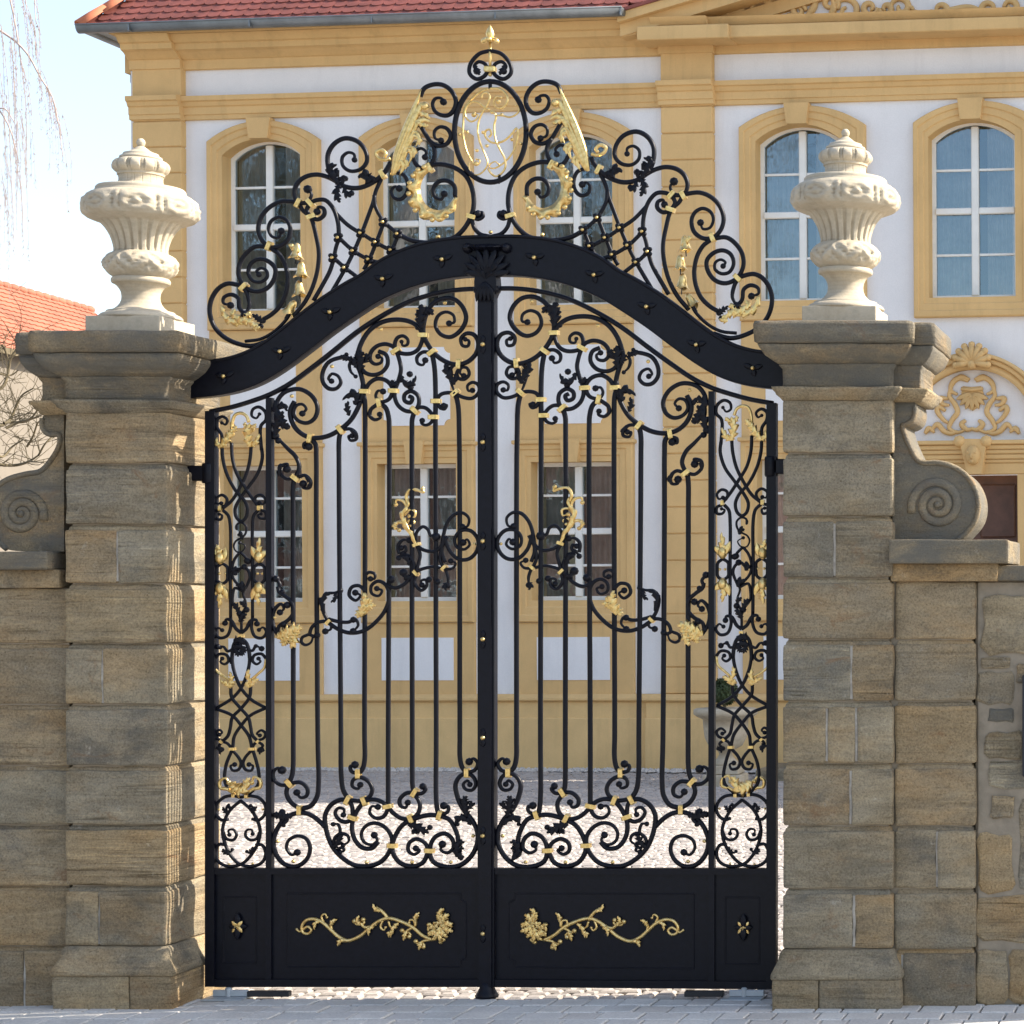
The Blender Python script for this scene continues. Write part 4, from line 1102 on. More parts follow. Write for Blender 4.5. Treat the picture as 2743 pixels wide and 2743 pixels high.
def q2(s, ox, oy, sc): return [(ox + float(a) / sc, oy + float(b) / sc) for a, b in (k.split(',') for k in s.split())]
wl = wing_wall('coursed sandstone wing wall with a carved volute, left of the left pillar', -3.9, -2.48,
    [1575, 1722, 1886, 2050, 2208, 2372, 2533, 2690], {0: [-60], 1: [-150], 2: [-40], 3: [-210], 5: [-90], 6: [65]}, (1478, 1527), 1575,
    q2('550,815 460,812 395,822 364,870 362,930 388,985 440,1012 505,1012 518,1060 500,1130 440,1230 350,1325 220,1352 60,1400 -60,1490 -130,1600 -140,1720 -100,1840 -10,1940 60,2000 300,2020 552,2020', 0, 850, 3.22),
    (62, 6, math.pi * .1, -2.6), (58, 1375), 101, -3.95, xat(152, YW), -3.92, xat(168, YW))
wr = wing_wall('coursed sandstone wing wall with a carved volute, right of the right pillar', 2.32, xat(2613, YW),
    [1557, 1711, 1877, 2044, 2211, 2380, 2541, 2700], {4: [2510], 6: [2416]}, (1447, 1510), 1557,
    q2('960,595 1050,595 1112,612 1126,660 1124,715 1102,765 1055,795 1035,800 1045,850 1085,950 1145,1055 1190,1075 1300,1075 1420,1110 1520,1185 1578,1290 1595,1400 1570,1510 1510,1590 1440,1650 1200,1660 960,1660', 2043, 850, 2.76),
    (72, 7, math.pi * .9, 2.6), (2511, 1352), 141, 2.30, xat(2706, YW), 2.30, xat(2674, YW))
# rough rubble wall at the right edge
rx0, rx1, ry = xat(2612, -.215), 5.2, -.215
rw = empty('rubble_wall', (rx0, 0, 0), 'rough rubble stone wall with wide mortar joints at the right edge', 'wall')
obj('mortar_core', bevbox(rx0, rx1, ry, .2, -.02, zat(1552, ry), .02, 1, 6, .004, 5, 4), 'mortar', rw)
obj('coping', bevbox(rx0 + .0, rx1, ry - .06, .26, zat(1557, ry) + .002, zat(1515, ry), .012, 2, 4, .004, 9), 'stone_grey', rw)
k = 0
for a, b, c, d, mt in ((2632, 2770, 1592, 1752, 'stone'), (2628, 2706, 1760, 1790, 'stone_warm'), (2617, 2714, 1800, 1884, 'stone_warm'), (2722, 2800, 1780, 1830, 'stone_warm'),
                       (2648, 2716, 1898, 1934, 'stone_grey'), (2640, 2738, 1960, 2030, 'stone'), (2650, 2760, 2040, 2110, 'stone'), (2655, 2718, 2132, 2190, 'stone_warm'),
                       (2618, 2715, 2234, 2390, 'stone_warm'), (2730, 2800, 2140, 2380, 'stone'), (2617, 2800, 2402, 2520, 'stone_warm'), (2617, 2700, 2545, 2690, 'stone'), (2706, 2800, 2540, 2690, 'stone_warm')):
    x0_, x1_ = xat(a, ry), xat(b, ry); z1_, z0_ = zat(c, ry), zat(d, ry)
    z0_ = max(z0_, -.02); w_, h_ = x1_ - x0_, z1_ - z0_; rr_ = random.Random(900 + k); P_ = []
    for u_, v_ in ((.08, 0), (.35, .0), (.65, .0), (.92, .0), (1, .1), (1, .5), (1, .9), (.92, 1), (.6, 1), (.3, 1), (.07, 1), (0, .9), (0, .5), (0, .12)):
        P_.append((x0_ + w_ * u_ + rr_.uniform(-.07, .07) * min(w_, h_), z0_ + h_ * v_ + rr_.uniform(-.07, .07) * min(w_, h_)))
    cx_, cz_ = x0_ + w_ / 2, z0_ + h_ / 2; pr_ = rr_.uniform(.008, .016); n_ = len(P_)
    V = [(a, ry + .05, b) for a, b in P_] + [(a, ry - pr_ + .006, b) for a, b in P_] + [(cx_ + (a - cx_) * (1 - .02 / w_), ry - pr_ - rr_.uniform(-.003, .004), cz_ + (b - cz_) * (1 - .02 / h_)) for a, b in P_]
    F = [(i + g * n_, (i + 1) % n_ + g * n_, (i + 1) % n_ + (g + 1) * n_, i + (g + 1) * n_) for g in (0, 1) for i in range(n_)] + [tuple(range(2 * n_, 3 * n_))]
    obj('rubble_stone', (V, F), mt, rw); k += 1
xx = xat(2740, -.26)
mb = empty('letter_box', (xx, -.26, zat(2080, -.26)), 'narrow dark metal box on the rubble wall, cut by the right edge', 'letter box')
obj('casing', bevbox(xx, xx + .34, -.30, -.20, zat(2080, -.26), zat(1806, -.26), .008), 'darkwood', mb)
obj('flap', bevbox(xx + .05, xx + .29, -.312, -.300, zat(1870, -.26), zat(1840, -.26), .003), 'darkwood', mb)
# ------------------------------------------------------------------ stone urns
UP = [(172, 2), (176, 20), (190, 34), (210, 40), (228, 34), (240, 26), (246, 36), (262, 58), (280, 82), (292, 108), (300, 130), (306, 150), (312, 153), (326, 160), (336, 182), (352, 186), (358, 180),
      (362, 196), (374, 222), (392, 240), (415, 249), (440, 246), (462, 228), (478, 206), (488, 203), (497, 205), (502, 196), (520, 190), (545, 190), (566, 198), (582, 214), (594, 232),
      (598, 300), (606, 372), (618, 384), (640, 388), (650, 396), (660, 404), (672, 436), (692, 470), (720, 500), (750, 516), (785, 521), (820, 516), (848, 500), (872, 470), (884, 436), (890, 420),
      (897, 400), (905, 372), (915, 350), (935, 328), (960, 305), (990, 284), (1025, 264), (1060, 250), (1095, 239), (1130, 232), (1160, 232), (1170, 246), (1182, 272), (1200, 298), (1225, 318), (1255, 330), (1285, 328),
      (1315, 314), (1342, 290), (1362, 262), (1374, 240), (1380, 234), (1386, 246), (1400, 254), (1416, 254), (1430, 246), (1438, 226), (1452, 206), (1475, 186), (1505, 170), (1540, 164), (1575, 167), (1605, 180), (1632, 202), (1652, 228),
      (1664, 250), (1672, 292), (1682, 298), (1690, 312), (1702, 340), (1718, 358), (1732, 362), (1742, 352)]
def build_urn(x, y, z0, label, group):
    o = empty('stone_urn', (x, y, z0), label, 'urn', group)
    S = 1 / 3.22 * MPP; hb = .105
    prof = [(max(.001, r * S * .915), z0 + hb + (1742 - q) * S) for q, r in UP]
    P2 = []
    for (r0, a), (r1, b) in zip(prof, prof[1:]):
        for k in range(3): P2.append((r0 + (r1 - r0) * k / 3, a + (b - a) * k / 3))
    P2.append(prof[-1])
    zz = lambda q: z0 + hb + (1742 - q) * S
    def mod(a, z, r):
        q = 1742 - (z - z0 - hb) / S
        def win(lo, hi): 
            if q <= lo or q >= hi: return 0
            return math.sin(math.pi * (q - lo) / (hi - lo))
        k = r
        w = win(362, 478)                                        # egg and dart
        if w: 
            f = abs(math.sin(a * 6)); k += S * (24 * w * (f ** .4 - .85)) - S * 16 * w * (1 if .90 < abs(math.sin(a * 6 + 1.57)) < .97 else 0)
        w = win(672, 884)                                        # cartouches and scroll relief
        if w:
            u = ((a * 8 / (2 * math.pi)) % 1) - .5; vv = (q - 778) / 106
            d = math.hypot(u * 2.2, vv)
            k += S * 9 * w * (math.cos(min(d, 1.2) * 9.5) - 1.6) + S * 7 * w * (math.sin(a * 40) - .6) * (1 if abs(u) > .36 else 0) + S * 9 * w * noise.noise(Vector((math.cos(a) * 9, math.sin(a) * 9, q * .06)))
        w = win(905, 1165)                                       # flutes
        if w:
            f = math.cos(a * 22); k -= S * 17 * (w ** .3) * max(0, f) ** .5
        w = win(505, 592)
        if w: k -= S * 3 * (1 if abs(math.sin(a * 9)) < .1 else 0)
        w = win(1172, 1374)                                      # acanthus swags
        if w:
            u = (a * 7 / (2 * math.pi)) % 1 - .5; vv = (q - 1240) / 100
            k += S * 10 * w * (math.cos(8 * (abs(u) * 1.6 + .7 * vv)) - .9) + S * 9 * w * noise.noise(Vector((math.cos(a) * 7, math.sin(a) * 7, q * .06 + 8)))
        return k
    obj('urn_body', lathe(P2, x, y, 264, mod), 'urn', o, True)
    obj('urn_plinth', bevbox(x - .217, x + .217, y - .217, y + .217, z0, z0 + hb + .001, .006, 2), 'urn', o)
    return o
zc_l, zc_r = capL[0] + .006, capR[0] + .006
u1 = build_urn(-2.211, .005, zc_l, 'pale carved stone urn on the left pillar, standing against the sky', 'stone urns on the gate pillars')
u2 = u1.copy(); COL.objects.link(u2); u2.location = (1.985, .005, zc_r); u2['label'] = 'pale carved stone urn on the right pillar, standing before a window with blue panes'
for ch in list(u1.children):
    c = ch.copy(); COL.objects.link(c); c.parent = u2
# ------------------------------------------------------------------ ground, street pavement, courtyard
def sheet(name, x0, x1, y0, y1, z, mat, **kw):
    return obj(name, ([(x0, y0, z), (x1, y0, z), (x1, y1, z), (x0, y1, z)], [(0, 1, 2, 3)]), mat, None, kind='structure', **kw)
sheet('ground', -600, 600, -600, 600, -.06, 'ground')
sheet('street', -60, 60, -40, -1.5, -.034, 'asphalt')
pv = sheet('pavement', -14, 14, -1.5, -.03, -.028, 'paver_joint')
y = -.045; row = 0; count = 0
while y > -1.4:
    d = .205; x = -4.4 + random.uniform(0, .2) if y > -.95 else -3.9; x += (row % 2) * .1
    while x < 4.6 and count < 300:
        w = random.choice([.155, .2, .2, .245])
        vis = xat(0, y) - .3 < x + w and x < xat(2743, y) + .3 and y > -.98
        if vis:
            zt = random.uniform(-.003, .004)
            p = obj('paver', bevbox(x + .005, x + w - .005, y - d + .006, y - .006, -.06, zt, .006, 1, 0), 'paver', pv); count += 1
        x += w
    y -= d; row += 1
cy = sheet('courtyard', -30, 20, -.03, 40, -.026, 'yard')
# hand-cut setts of the yard: thousands, one mesh
V, F, T = [], [], []
rs = random.Random(5)
y = -.0
while y < 16.8:
    d = rs.uniform(.085, .115)
    xl, xr = xat(470, y + d) - .1, xat(2140, y) + .1
    x = xl - rs.uniform(0, .1)
    while x < xr:
        w = rs.uniform(.085, .14); g = .007; h = rs.uniform(-.010, .004); b = .014
        x0_, x1_, y0_, y1_ = x + g, x + w - g, y + g, y + d - g
        n = len(V); t = rs.random()
        V += [(x0_, y0_, -.05), (x1_, y0_, -.05), (x1_, y1_, -.05), (x0_, y1_, -.05), (x0_, y0_, h - .010), (x1_, y0_, h - .010), (x1_, y1_, h - .010), (x0_, y1_, h - .010),
              (x0_ + b, y0_ + b, h + rs.uniform(-.002, .002)), (x1_ - b, y0_ + b, h + rs.uniform(-.002, .002)), (x1_ - b, y1_ - b, h + rs.uniform(-.002, .002)), (x0_ + b, y1_ - b, h)]
        for q in ((0, 1, 5, 4), (1, 2, 6, 5), (2, 3, 7, 6), (3, 0, 4, 7), (4, 5, 9, 8), (5, 6, 10, 9), (6, 7, 11, 10), (7, 4, 8, 11), (8, 9, 10, 11)):
            F.append(tuple(n + k for k in q)); T.append(t)
        x += w
    y += d
st = obj('cobblestone', (V, F), 'sett', cy, fix=False, kind='stuff')
at_ = st.data.attributes.new('tone', 'FLOAT', 'FACE'); at_.data.foreach_set('value', T)
# hydraulic openers sunk beside the leaf hinges
for lab, xa, xb, s in (('black swing gate opener at the foot of the left gate leaf', 671, 783, 1), ('black swing gate opener at the foot of the right gate leaf', 1838, 1942, -1)):
    x0_, x1_ = CX + (xa - PX0) * MPP, CX + (xb - PX0) * MPP
    o = empty('gate_opener', ((x0_ + x1_) / 2, 0, 0), lab, 'gate opener', 'gate openers under the leaves')
    obj('arm', bevbox(x0_, x1_, -.05, -.005, .012, .045, .004), 'rubber', o)
    g0, g1 = (x0_ - .24, x0_ - .001) if s > 0 else (x1_ + .001, x1_ + .24)
    obj('cover_plate', bevbox(g0, g1, -.12, .06, .0, .010, .003), 'steel', o)
    obj('bracket', bevbox(g0 + .03, g1, -.035, -.015, .011, .05, .004), 'steel', o)
    gm = (g0 + g1) / 2
    obj('pivot', lathe([(.02, .011), (.02, .06), (.012, .065)], gm, -.02, 12), 'steel', o)
# ------------------------------------------------------------------ the house: its own frame, u along the front, v outwards, z up
TH, RO = R(5.4), -.0057
D0 = 29.8
HO = (CX + (1371 - PX0) / FPX * D0, CY + D0, 0)
ho = empty('manor_house', HO, 'white and ochre manor house with red tiled roof behind the gate', 'house', None, (0, RO, -TH))
HI = WM[ho.name].inverted()
def H(px, py, v=0.0):
    c = HI @ Vector((CX, CY, CZ)); d = HI.to_3x3() @ Vector(((px - PX0) / FPX, 1, -(py - PY0) / FPX))
    t = (-v - c.y) / d.y; p = c + d * t; return p.x, p.z
def U(px, py=1200, v=0.0): return H(px, py, v)[0]
def Zh(py, px=1371, v=0.0): return H(px, py, v)[1]
def hp(a, b, d): return (a, -d, b)           # (u, z, v) -> local point
def hob(name, vf, mat, parent=None, smooth=False, **k): return obj(name, vf, mat, parent or ho, smooth, local=True, **k)
def hbox(u0, u1, z0, z1, v0, v1): return box(u0, u1, -v1, -v0, z0, z1)
def hbev(u0, u1, z0, z1, v0, v1, b=.01, seg=1): return bevbox(u0, u1, -v1, -v0, z0, z1, b, seg)
UL, UR = U(353, 700), U(353, 700) + 27            # left corner; the front runs on past the right edge of the photograph
ZG = -.05
ZE = H(1371, 92)[1]                           # eaves
# window data: inner opening px (left, right), outer surround px
UPW = [(602, 811, 552, 852), (1012, 1223, 960, 1262), (1423, 1645, 1374, 1690), (2028, 2256, 1979, 2317), (2490, 2722, 2446, 2782)]
Z_SB, Z_FB, Z_CR, Z_KT, Z_OS, Z_IS = [H(2609, q)[1] for q in (850, 797, 322, 268, 328, 366)]
def arch(u0, u1, zb, zsp, rise, n=16):
    """closed outline: bottom left, up, segmental arch, down; n arch points"""
    pts = [(u0, zb)]; w = (u1 - u0) / 2; rad = (w * w + rise * rise) / (2 * rise); cz = zsp + rise - rad; cu = (u0 + u1) / 2
    a0 = math.acos(max(-1, min(1, -w / rad)))
    for i in range(n + 1):
        a = a0 + (math.pi - 2 * a0) * i / n
        pts.append((cu + rad * math.cos(a), cz + rad * math.sin(a)))
    pts.append((u1, zb)); return pts
holes = []
def surround(o_, i_, prof, name, mat='ochre'):
    """mouldings between an outer and an inner outline with equal point counts; prof = [(fraction from outer to inner, v)]"""
    n = len(o_); V, F = [], []
    for f, v in prof:
        for (a, b), (c, d) in zip(o_, i_): V.append(hp(a + (c - a) * f, b + (d - b) * f, v))
    for k in range(len(prof) - 1):
        for i in range(n): F.append((k * n + i, k * n + (i + 1) % n, (k + 1) * n + (i + 1) % n, (k + 1) * n + i))
    return hob(name, (V, F), mat)
SPROF = [(0, -.02), (0, .085), (.06, .10), (.30, .10), (.36, .082), (.66, .082), (.72, .064), (1, .064), (1, -.26)]
def sheetpoly(poly, v):
    V = [hp(a, b, v) for a, b in poly]; F = []
    for t in tessellate_polygon([[Vector((a, b, 0)) for a, b in poly]]):
        p, q, r = (Vector(V[i]) for i in t)
        F.append(tuple(t) if (q - p).cross(r - p).y < 0 else tuple(reversed(t)))      # every pane faces outwards
    return V, F
def window(u0, u1, zb, zsp, rise, cols=2, rws=4, curtain=True, left_half=None):
    """casement set 0.2 m behind the wall face: frame, mullion, transom, bars, one pane each"""
    fw = .055; v0, v1 = -.235, -.165
    if rise: out = arch(u0, u1, zb, zsp, rise); inn = arch(u0 + fw, u1 - fw, zb + fw, zsp - fw * .6, rise)
    else: out = [(u0, zb), (u0, zsp), (u1, zsp), (u1, zb)]; inn = [(u0 + fw, zb + fw), (u0 + fw, zsp - fw), (u1 - fw, zsp - fw), (u1 - fw, zb + fw)]
    n = len(out); V, F = [], []
    for ol, v in ((out, v0), (out, v1), (inn, v1), (inn, v0 - .01)):
        V += [hp(a, b, v) for a, b in ol]
    for k in range(3):
        for i in range(n): F.append((k * n + i, k * n + (i + 1) % n, (k + 1) * n + (i + 1) % n, (k + 1) * n + i))
    w = hob('window', (V, F), 'frame')
    um = (u0 + u1) / 2; zt = zsp + rise; zm = zb + (zt - zb) * .50
    hob('mullion', hbev(um - .052, um + .052, zb + fw - .01, zt - fw * .9, -.225, -.145, .012), 'frame', w)
    hob('transom', hbev(u0 + fw - .01, um - .053, zm - .045, zm + .045, -.222, -.140, .012), 'frame', w)
    hob('transom', hbev(um + .053, u1 - fw + .01, zm - .045, zm + .045, -.222, -.140, .012), 'frame', w)
    sash = .022
    for s in (0, 1):
        a, b = (u0 + fw, um - .052) if s == 0 else (um + .052, u1 - fw)
        for lo, hi in ((zb + fw, zm - .045), (zm + .045, zt - fw)):
            zmid = (lo + hi) / 2 if hi < zt - fw - .01 else (lo + (zsp + rise * .45)) / 2
            hob('glazing_bar', hbev(a, b, zmid - .017, zmid + .017, -.212, -.172, .005), 'frame', w)
            for c, d in ((lo, zmid - .017), (zmid + .017, hi)):
                if rise and d > zsp - fw * .6:
                    pl_ = [(a, c)]; 
                    full = arch(u0 + fw, u1 - fw, c, zsp - fw * .6, rise, 24)[1:-1]
                    seg = [p for p in full if a - 1e-6 <= p[0] <= b + 1e-6]
                    def zat_u(uu):
                        for (p, q), (r_, s_) in zip(full, full[1:]):
                            if min(p, r_) <= uu <= max(p, r_): return q + (s_ - q) * ((uu - p) / (r_ - p) if r_ != p else 0)
                        return full[0][1]
                    seg = sorted(seg + [(a, zat_u(a)), (b, zat_u(b))])
                    poly = [(a, c)] + seg + [(b, c)]
                    cl = [poly[0]]
                    for p in poly[1:]:
                        if math.hypot(p[0] - cl[-1][0], p[1] - cl[-1][1]) > 1e-4: cl.append(p)
                    poly = cl
                else: poly = [(a, c), (a, d), (b, d), (b, c)]
                hob('pane', sheetpoly(poly, -.195 + random.uniform(-.002, .002)), 'glass', w, fix=False)
    # room behind: dark box and a gathered curtain
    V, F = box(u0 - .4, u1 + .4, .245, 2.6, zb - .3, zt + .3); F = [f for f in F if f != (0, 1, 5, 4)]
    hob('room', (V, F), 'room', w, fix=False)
    if curtain:
        V, F = [], []
        for s in (0, 1):
            k_ = .44 if rise else .49
            a, b = (u0 + .02, u0 + (u1 - u0) * k_) if s == 0 else (u1 - (u1 - u0) * (k_ - .05), u1 - .02)
            m = 40; k0 = len(V)
            for i in range(m + 1):
                u = a + (b - a) * i / m; yy = .33 + .035 * math.sin(i * 1.1 + s) + .02 * math.sin(i * .37)
                V += [(u, yy, zb - .1), (u, yy + .01, zt + .1)]
            for i in range(m): F.append((k0 + 2 * i, k0 + 2 * i + 2, k0 + 2 * i + 3, k0 + 2 * i + 1))
        hob('curtain', (V, F), 'curtain', w, True, fix=False)
    return w
for i, (a, b, c, d) in enumerate(UPW):
    u0, u1, c0, c1 = U(a, 600), U(b, 600), U(c, 600, .1), U(d, 600, .1)
    rise = Z_CR - Z_IS
    hole = arch(u0, u1, Z_FB, Z_IS, rise)
    holes.append(hole)
    out = arch(c0, c1, Z_SB, Z_OS, (Z_CR - Z_IS) * 1.25)
    surround(out, hole, SPROF, 'window_surround')
    um = (u0 + u1) / 2
    hob('keystone', prism([(um - .175, Z_KT), (um + .175, Z_KT), (um + .14, Z_CR - .01), (um - .14, Z_CR - .01)], -.01, .145, hp), 'ochre')
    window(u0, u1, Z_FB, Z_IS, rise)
# lower windows, square headed
ZL_T, ZL_B, ZL_ST, ZL_SB = [H(1130, q)[1] for q in (1242, 1610, 1193, 1668)]
LOW = UPW[:4]
for i, (a, b, c, d) in enumerate(LOW):
    u0, u1, c0, c1 = U(a, 600), U(b, 600), U(c, 600, .1), U(d, 600, .1)
    hole = [(u0, ZL_B), (u0, ZL_T), (u1, ZL_T), (u1, ZL_B)]; holes.append(hole)
    out = [(c0, ZL_SB), (c0, ZL_ST), (c1, ZL_ST), (c1, ZL_SB)]
    surround(out, hole, SPROF, 'window_surround')
    hob('window_head', hbev(c0 - .03, c1 + .03, ZL_ST - .012, ZL_ST + .045, -.01, .14, .012), 'ochre')
    um = (u0 + u1) / 2
    hob('keystone', prism([(um - .145, ZL_ST + .055), (um + .145, ZL_ST + .055), (um + .105, ZL_T - .01), (um - .105, ZL_T - .01)], -.01, .150, hp), 'ochre')
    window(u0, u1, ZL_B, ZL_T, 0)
    # apron panels between and below the windows
    hob('apron', hbev(c0 + .005, c1 - .005, ZL_ST + .05, Z_SB - .004, -.01, .05, .004), 'ochre')
    zt, zb = Zh(932, 1120), Zh(1141, 1120); p0, p1 = um - .47, um + .49; s = .085
    ring = [(p0 + s * math.cos(R(90 * k / 6)), zb + s * math.sin(R(90 * k / 6))) for k in range(7)]          # bottom left: from +u to +z
    ring += [(p0 + s * math.cos(R(-90 + 90 * k / 6)), zt + s * math.sin(R(-90 + 90 * k / 6))) for k in range(7)]   # top left: from -z to +u
    ring += [(p1 + s * math.cos(R(180 + 90 * k / 6)), zt + s * math.sin(R(180 + 90 * k / 6))) for k in range(7)]   # top right: from -u to -z
    ring += [(p1 + s * math.cos(R(90 + 90 * k / 6)), zb + s * math.sin(R(90 + 90 * k / 6))) for k in range(7)]     # bottom right: from +z to -u
    hob('panel_field', prism(ring, .045, .062, hp), 'white')
    hob('apron', hbev(c0 + .005, c1 - .005, Zh(1863, 1130), ZL_SB - .004, -.01, .05, .004), 'ochre')
    hob('panel_field', hbox(um - .52, um + .52, Zh(1822, 1130), Zh(1708, 1130), .045, .060), 'white')
# door opening at the right
DZT = Zh(1272, 2600); du0, du1 = U(2478, 1400), U(2730, 1400)
holes.append([(du0, ZG + .55), (du0, DZT), (du1, DZT), (du1, ZG + .55)])
outer = [(UL, ZG), (UL, ZE), (UR, ZE), (UR, ZG)]
loops = [[Vector((a, b, 0)) for a, b in outer]] + [[Vector((a, b, 0)) for a, b in h] for h in holes]
flat = [p for l in loops for p in l]
tri = tessellate_polygon(loops)
V = [hp(p.x, p.y, 0) for p in flat]
hob('wall', (V, [tuple(t) for t in tri]), 'white', fix=False)
hob('gable_wall', hbox(UL - .001, UL + .3, ZG, ZE, -9.5, -.02), 'white')
hob('rear_wall', hbox(UL, UR, ZG, ZE, -9.7, -9.5), 'white')
# plinth and water table
zw0, zw1, zp = Zh(1880, 1200), Zh(1863, 1200), Zh(1922, 1200)
uk = U(1742, 1990)
def course(name, u0, u1, prof, mat, ext=0.0):
    """moulding: profile [(v, z)] drawn along the front"""
    V, F = [], []; n = len(prof)
    for u in (u0, u1):
        V += [hp(u, z, v + ext) for v, z in prof] + [hp(u, prof[-1][1], -.02), hp(u, prof[0][1], -.02)]
    m = n + 2
    F = [(i, (i + 1) % m, m + (i + 1) % m, m + i) for i in range(m)] + [tuple(range(m)), tuple(range(m, 2 * m))]
    return hob(name, (V, F), mat)
for u0, u1, e in ((UL - .12, uk, 0), (uk + .001, du0 - .25, .10), (du1 + .25, UR, .10)):
    hob('plinth', hbev(u0, u1, ZG, zp, -.01, .12 + e, .01), 'ochre_plinth')
    hob('plinth', hbev(u0 + .01, u1 - .01, zp - .01, zw0 + .01, -.01, .095 + e, .01), 'ochre_plinth')
    course('water_table', u0 - .02, u1 + .0, [(.10, zw0), (.135, zw0 + .012), (.15, zw0 + .03), (.145, zw0 + .055), (.12, zw0 + .075), (.09, zw1 + .02)], 'ochre', e)
# pilasters of rusticated courses
def pilaster(p0, p1, ztop, v, steps):
    u0, u1 = U(p0, 500, v), U(p1, 500, v)
    pi = hob('pilaster', hbox(u0 + .012, u1 - .012, zw1, ztop, -.01, v - .022), 'ochre')
    zz = zw1 + .02; top = steps[0]
    k = max(1, round((top - zz) / .365)); h = (top - zz) / k
    for i in range(k):
        hob('pilaster_block', hbev(u0, u1, zz + i * h + .007, zz + (i + 1) * h - .007, -.01, v, .010), 'ochre', pi)
    hob('pilaster_block', hbev(u0, u1, top + .004, ztop, -.01, v, .008), 'ochre', pi)
    return u0, u1
ZA0, ZA1, ZF1, ZC1 = [H(2743, q)[1] for q in (261, 195, 122, 45)]   # architrave bottom, top; frieze top; cornice top
pa = pilaster(355, 486, ZF1 + .02, .12, (ZA0 - .02,))
pb = pilaster(1771, 1908, ZF1 + .02, .12, (ZA0 - .02,))
ARCHI = [(.02, ZA0), (.045, ZA0 + .004), (.048, ZA0 + .065), (.062, ZA0 + .07), (.066, ZA0 + .17), (.09, ZA0 + .185), (.11, ZA0 + .235), (.14, ZA0 + .25), (.145, ZA1 - .02), (.05, ZA1)]
CORN = [(.02, ZF1), (.06, ZF1 + .006), (.065, ZF1 + .13), (.09, ZF1 + .14), (.13, ZF1 + .17), (.20, ZF1 + .215), (.26, ZF1 + .235), (.27, ZF1 + .31), (.31, ZF1 + .325), (.36, ZF1 + .39), (.38, ZF1 + .42), (.10, ZF1 + .44)]
for u0, u1, e in ((pa[1], pb[0], 0), (pb[1], UR, 0), (pa[0] - .03, pa[1] + .001, .10), (pb[0] - .03, pb[1] + .03, .10)):
    course('architrave', u0 - (0 if e == 0 else 0), u1, ARCHI, 'ochre', e)
    course('cornice', u0, u1, CORN, 'ochre', e * .8)
# pediment over the middle bay, rising to the right
zb0, zc = H(2743, 76, .44)[1], H(2743, 42, .44)[1]
pu0 = U(1668, 60, .3)
ua = U(2604, 300); ub = 2 * ua - pu0            # apex over the door, far end of the pediment
hob('pediment_base', hbev(U(1712, 75, .4), ub + .1, zb0, zc, -.01, .44, .012), 'ochre')
hob('pediment_base', hbev(U(1708, 75, .46), U(1953, 75, .46), zb0 - .015, zc + .006, -.01, .50, .012), 'ochre')
sl = math.tan(R(14.5))
def chevron(z, th, e=0):
    k = (ua - pu0) * sl
    return [(pu0 - e, z - e * sl), (ua, z + k), (ub + e, z - e * sl), (ub + e, z + th - e * sl), (ua, z + k + th), (pu0 - e, z + th - e * sl)]
hob('raking_cornice', prism(chevron(zc - .10, .17), -.01, .40, hp), 'ochre')
hob('raking_cornice', prism(chevron(zc + .071, .12), -.01, .50, hp), 'ochre')
hob('pediment_roof', prism(chevron(zc + .192, .043, .02), -6, .53, hp), 'tile')
hob('raking_cornice', prism([(pu0 + .02, zc), (U(1795, 50, .3), zc), (pu0 + .02, zc - .10)], -.01, .38, hp), 'ochre')
hob('tympanum', prism([(pu0 + .6, zc - .02), (ub - .6, zc - .02), (ua, zc + (ua - pu0 - .6) * sl)], -.02, .02, hp), 'white')
tb0, tb1 = U(1783, 50, .1), U(1915, 50, .1)
hob('tympanum_border', prism([(tb0, zc + .002), (tb1, zc + .002), (ua, zc + (ua - tb1) * sl * 1.02), (ua, zc + (ua - tb0) * sl)], -.01, .10, hp), 'ochre')
def curl(px, py, r0, r1, a0, turns, v=.03):
    c = []
    for k in range(26):
        a = R(a0) + turns * 2 * math.pi * k / 25; r = r0 + (r1 - r0) * k / 25
        c.append(Vector(H(px + r * math.cos(a), py + r * math.sin(a), v)))
    return c
ORN = [(1940, 42, 20, 6, 90, 1.2), (1975, 18, 22, 5, 200, -1.1), (2045, 30, 32, 8, 180, 1.2), (2085, 5, 26, 8, 90, 1.1), (2140, 30, 20, 6, 0, -1.2), (2270, 30, 36, 9, 200, 1.15),
       (2225, 10, 24, 8, 40, -1.0), (2330, 22, 22, 6, 0, 1.2), (2375, 24, 18, 5, 180, -1.2), (2415, 20, 28, 6, 180, 1.1), (2440, 28, 16, 5, 0, 1.0), (2520, 28, 26, 7, 180, -1.2), (2650, 25, 30, 8, 0, 1.2), (2710, 20, 20, 6, 180, 1.1)]
for q in ORN: hob('stucco_scroll', ribbon(curl(*q), .045, .05, hp, (.6, .5), 8, .04), 'ochre', None, True)
for s in ('1925,48 1960,44 2010,50 2060,44', '2160,46 2180,20 2190,-6', '2110,40 2130,44 2150,46', '2220,46 2235,20 2230,-6', '2250,50 2300,46 2360,38 2420,40', '2470,46 2540,30 2600,20 2640,36', '2560,44 2600,50 2680,44'):
    hob('stucco_scroll', ribbon(catmull([Vector(H(float(a), float(b), .04)) for a, b in (k.split(',') for k in s.split())]), .05, .05, hp, (.5, .5), 8, .04), 'ochre', None, True)
for k in range(7):
    a = R(200 + k * 23); p = Vector(H(2590, 40, .04))
    hob('stucco_leaf', leafmesh([p, p + Vector((math.cos(a) * .12, -math.sin(a) * .12)), p + Vector((math.cos(a) * .24, -math.sin(a) * .24))], .06, 1, .06, hp, .0), 'ochre', None, True)
